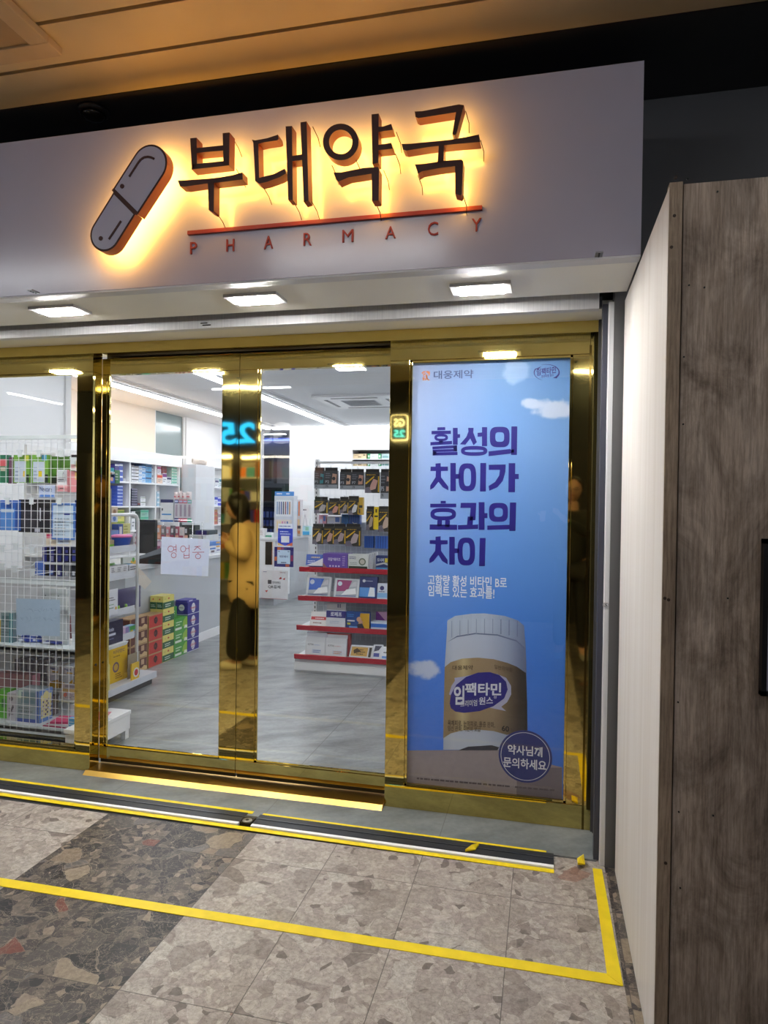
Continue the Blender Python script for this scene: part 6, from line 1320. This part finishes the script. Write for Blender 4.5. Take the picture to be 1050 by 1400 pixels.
def person(name, label, base, pts, hands, head, hm):
    """pts: hip, chest, neck, shoulders, elbows, wrists, knees, ankles, toes in world coordinates"""
    P = {k: Vector(base)+Vector(v) for k, v in pts.items()}
    J = [(P['hip'], (.13, .10)), (P['waist'], (.12, .09)), (P['chest'], (.14, .10)), (P['neck'], .05), (P['head0'], .055)]; E = [(0, 1), (1, 2), (2, 3), (3, 4)]
    for s in 'LR':
        a = len(J); J += [(P['sh'+s], .055), (P['el'+s], .042), (P['wr'+s], .028)]; E += [(2, a), (a, a+1), (a+1, a+2)]
        hand(J, E, a+2, hands[s][0], hands[s][1])
        a = len(J); J += [(P['th'+s], .085), (P['kn'+s], .058), (P['an'+s], .04), (P['to'+s], .032)]; E += [(0, a), (a, a+1), (a+1, a+2), (a+2, a+3)]
    o = skinned(name, J, E, SKIN, origin=base); tag(o, label, 'person')
    # head joined to the same mesh
    me = o.data; bm = bmesh.new(); bm.from_mesh(me); c, fw = P['head'], Vector(head).normalized(); sd = Vector((0, 0, 1)).cross(fw).normalized(); up = fw.cross(sd)
    bl = bmesh.ops.create_uvsphere(bm, u_segments=20, v_segments=14, radius=1.0)
    for v in bl['verts']:
        q = v.co.copy(); f, s_, u = q.x, q.y, q.z
        rx, ry, rz_ = .095, .074, .115
        if u < 0: ry *= 1-.25*(-u); rx *= 1-.1*(-u)
        p = Vector((f*rx, s_*ry, u*rz_))
        if f > .85 and abs(s_) < .3: p.x += .012*max(0, 1-abs(u+.1)/.3)      # nose
        if f > .7 and .15 < abs(s_) < .55 and 0 < u < .3: p.x -= .006          # eye sockets
        v.co = c-Vector(base)+fw*p.x+sd*p.y+up*p.z
    for fcs in bm.faces: fcs.smooth = True
    bm.to_mesh(me); bm.free(); me.update()
    B = Vector(base)
    # face marks: eyes, brows, mouth, ears
    mb = MB()
    for s in (-1, 1):
        e = c+fw*.089+sd*.030*s+up*.012
        mb.poly([e-sd*.011-up*.004, e+sd*.011-up*.004, e+sd*.011+up*.004, e-sd*.011+up*.004], BLACK)
        e = e+up*.02+fw*.002; mb.poly([e-sd*.016-up*.002, e+sd*.016-up*.002, e+sd*.014+up*.003, e-sd*.014+up*.003], hm)
    e = c+fw*.088-up*.055; mb.poly([e-sd*.022-up*.004, e+sd*.022-up*.004, e+sd*.018+up*.004, e-sd*.018+up*.004], M((170, 90, 84), .5)); mb.build('face_features', o)
    return o, P, c, fw, sd, up
def blob(name, parent, c, r3, axes, mat, cut=None, seg=18):
    mb = MB(); fw, sd, up = axes; ids = {}
    for i in range(seg+1):
        for j in range(seg):
            t = math.pi*i/seg; a = 2*math.pi*j/seg; q = (math.sin(t)*math.cos(a), math.sin(t)*math.sin(a), math.cos(t))
            if cut: q = cut(q)
            ids[i, j] = mb.addv(c+fw*q[0]*r3[0]+sd*q[1]*r3[1]+up*q[2]*r3[2])
    for i in range(seg):
        for j in range(seg): mb.face((ids[i, j], ids[i+1, j], ids[i+1, (j+1) % seg], ids[i, (j+1) % seg]), mat, True)
    return mb.build(name, parent)
wb = (-2.56, -2.25, 0)
pts = dict(hip=(0.02,0,.86), waist=(.03,0,1.0), chest=(.01,0,1.18), neck=(-.04,0,1.30), head0=(-.07,0,1.37), head=(-.11,0,1.42), shL=(.0,.16,1.24), shR=(.0,-.16,1.24), elL=(.07,.22,1.0), elR=(.07,-.22,1.0), wrL=(-.17,.10,1.13), wrR=(-.17,-.08,1.13),
  thL=(.01,.09,.80), thR=(.02,-.09,.80), knL=(-.03,.10,.45), knR=(.05,-.10,.45), anL=(-.03,.10,.07), anR=(.06,-.10,.07), toL=(-.20,.11,.03), toR=(-.11,-.11,.03))
HAIR = M((16, 14, 14), .4)
o, P, c, fw, sd, up = person('person', 'person in a beige puffer jacket and wide black trousers, reflected between the doors', wb, pts, {'L': ((-1,-.2,.4),(0,0,1)), 'R': ((-1,.2,.4),(0,0,1))}, (-1, 0, -.55), HAIR)
blob('hair', o, c-fw*.02+up*.012, (.105, .092, .125), (fw, sd, up), HAIR, lambda q: (min(q[0], .42), q[1], q[2]))
blob('hair_length', o, c-fw*.075-V(0, 0, .13), (.05, .10, .22), (V(1, 0, 0), V(0, 1, 0), V(0, 0, 1)), HAIR)
BEI = M((206, 176, 130), .55, noise=.06, scale=12)
J = [(P['hip']-V(0, 0, .36), (.205, .19)), (P['hip']-V(0, 0, .1), (.215, .19)), (P['waist'], (.20, .175)), (P['chest'], (.195, .165)), (P['neck']-V(0, 0, .03), (.09, .085))]; E = [(0, 1), (1, 2), (2, 3), (3, 4)]
for s in 'LR':
    a = len(J); J += [(P['sh'+s], .095), (P['el'+s], .088), (P['wr'+s]-(P['wr'+s]-P['el'+s])*.1, .06)]; E += [(3, a), (a, a+1), (a+1, a+2)]
skinned('puffer_jacket', J, E, BEI, o)
BTR = M((14, 14, 16), .7)
J = [(P['hip']-V(0, 0, .10), (.12, .11))]; E = []
for s in 'LR': a = len(J); J += [(P['th'+s]-V(0, 0, .10), .075), (P['kn'+s], .10), (P['an'+s]-V(0, 0, .005), .13)]; E += [(0, a), (a, a+1), (a+1, a+2)]
skinned('trousers', J, E, BTR, o)
for s in 'LR': skinned('shoe', [(P['an'+s]+V(.03, 0, -.03), .042), ((P['an'+s]+P['to'+s])/2-V(0, 0, .01), .045), (P['to'+s], .034)], [(0, 1), (1, 2)], M((216, 206, 186), .5), o)
tag(MB().box(wb[0]-.275, wb[0]-.268, wb[1]-.035, wb[1]+.035, 1.13, 1.27, BLACK).build('mobile_phone'), 'black phone held by the person in the beige jacket', 'phone')
pb_ = (.27, -3.62, 0)
pts = dict(hip=(0,0,.93), waist=(0,0,1.08), chest=(0,.01,1.30), neck=(0,.01,1.46), head0=(0,.02,1.54), head=(0,.03,1.63), shL=(-.18,.0,1.40), shR=(.18,.0,1.40), elL=(-.27,.10,1.17), elR=(.22,.14,1.17), wrL=(-.29,.27,1.37), wrR=(-.10,.29,1.36),
  thL=(-.09,0,.87), thR=(.09,0,.87), knL=(-.10,.02,.48), knR=(.10,.02,.48), anL=(-.11,-.02,.08), anR=(.11,-.02,.08), toL=(-.13,.15,.03), toR=(.13,.15,.03))
o, P, c, fw, sd, up = person('person', 'person with black hair in a dark jacket taking the photo, reflected at the right', pb_, pts, {'L': ((.15,.3,.9),(1,0,0)), 'R': ((-.6,.3,.6),(-1,0,0))}, (-.12, 1, 0), HAIR)
blob('hair', o, c-fw*.02+up*.018, (.108, .088, .118), (fw, sd, up), HAIR, lambda q: (min(q[0], .55 if q[2] > .35 else .1), q[1], q[2]))
mb = MB()
for s in (-1, 1):
    q = [c+fw*.104+sd*(.032*s+.022*math.cos(a*math.pi/8))+up*(.012+.018*math.sin(a*math.pi/8)) for a in range(17)]; mb.tube(q, .0018, BLACK, 5)
mb.tube([c+fw*.106-sd*.01+up*.014, c+fw*.106+sd*.01+up*.014], .0018, BLACK, 5); mb.build('glasses', o)
JK = M((40, 40, 38), .75)
J = [(P['hip']-V(0, 0, .06), (.17, .13)), (P['waist'], (.165, .125)), (P['chest'], (.18, .13)), (P['neck']-V(0, 0, .02), (.075, .07))]; E = [(0, 1), (1, 2), (2, 3)]
for s in 'LR':
    a = len(J); J += [(P['sh'+s], .078), (P['el'+s], .062), (P['wr'+s]-(P['wr'+s]-P['el'+s])*.08, .044)]; E += [(2, a), (a, a+1), (a+1, a+2)]
skinned('jacket', J, E, JK, o)
J = [(P['hip']-V(0, 0, .03), (.15, .12))]; E = []
for s in 'LR': a = len(J); J += [(P['th'+s], .10), (P['kn'+s], .08), (P['an'+s]+V(0, 0, .02), .065)]; E += [(0, a), (a, a+1), (a+1, a+2)]
skinned('trousers', J, E, BTR, o)
for s in 'LR': skinned('shoe', [(P['an'+s]+V(0, -.03, -.035), .042), ((P['an'+s]+P['to'+s])/2-V(0, 0, .012), .045), (P['to'+s], .034)], [(0, 1), (1, 2)], M((150, 146, 138), .5), o)
tag(MB().box(-.075, .075, -3.262, -3.253, 1.43, 1.505, BLACK).build('mobile_phone'), 'black phone held up sideways by the person taking the photo', 'phone')
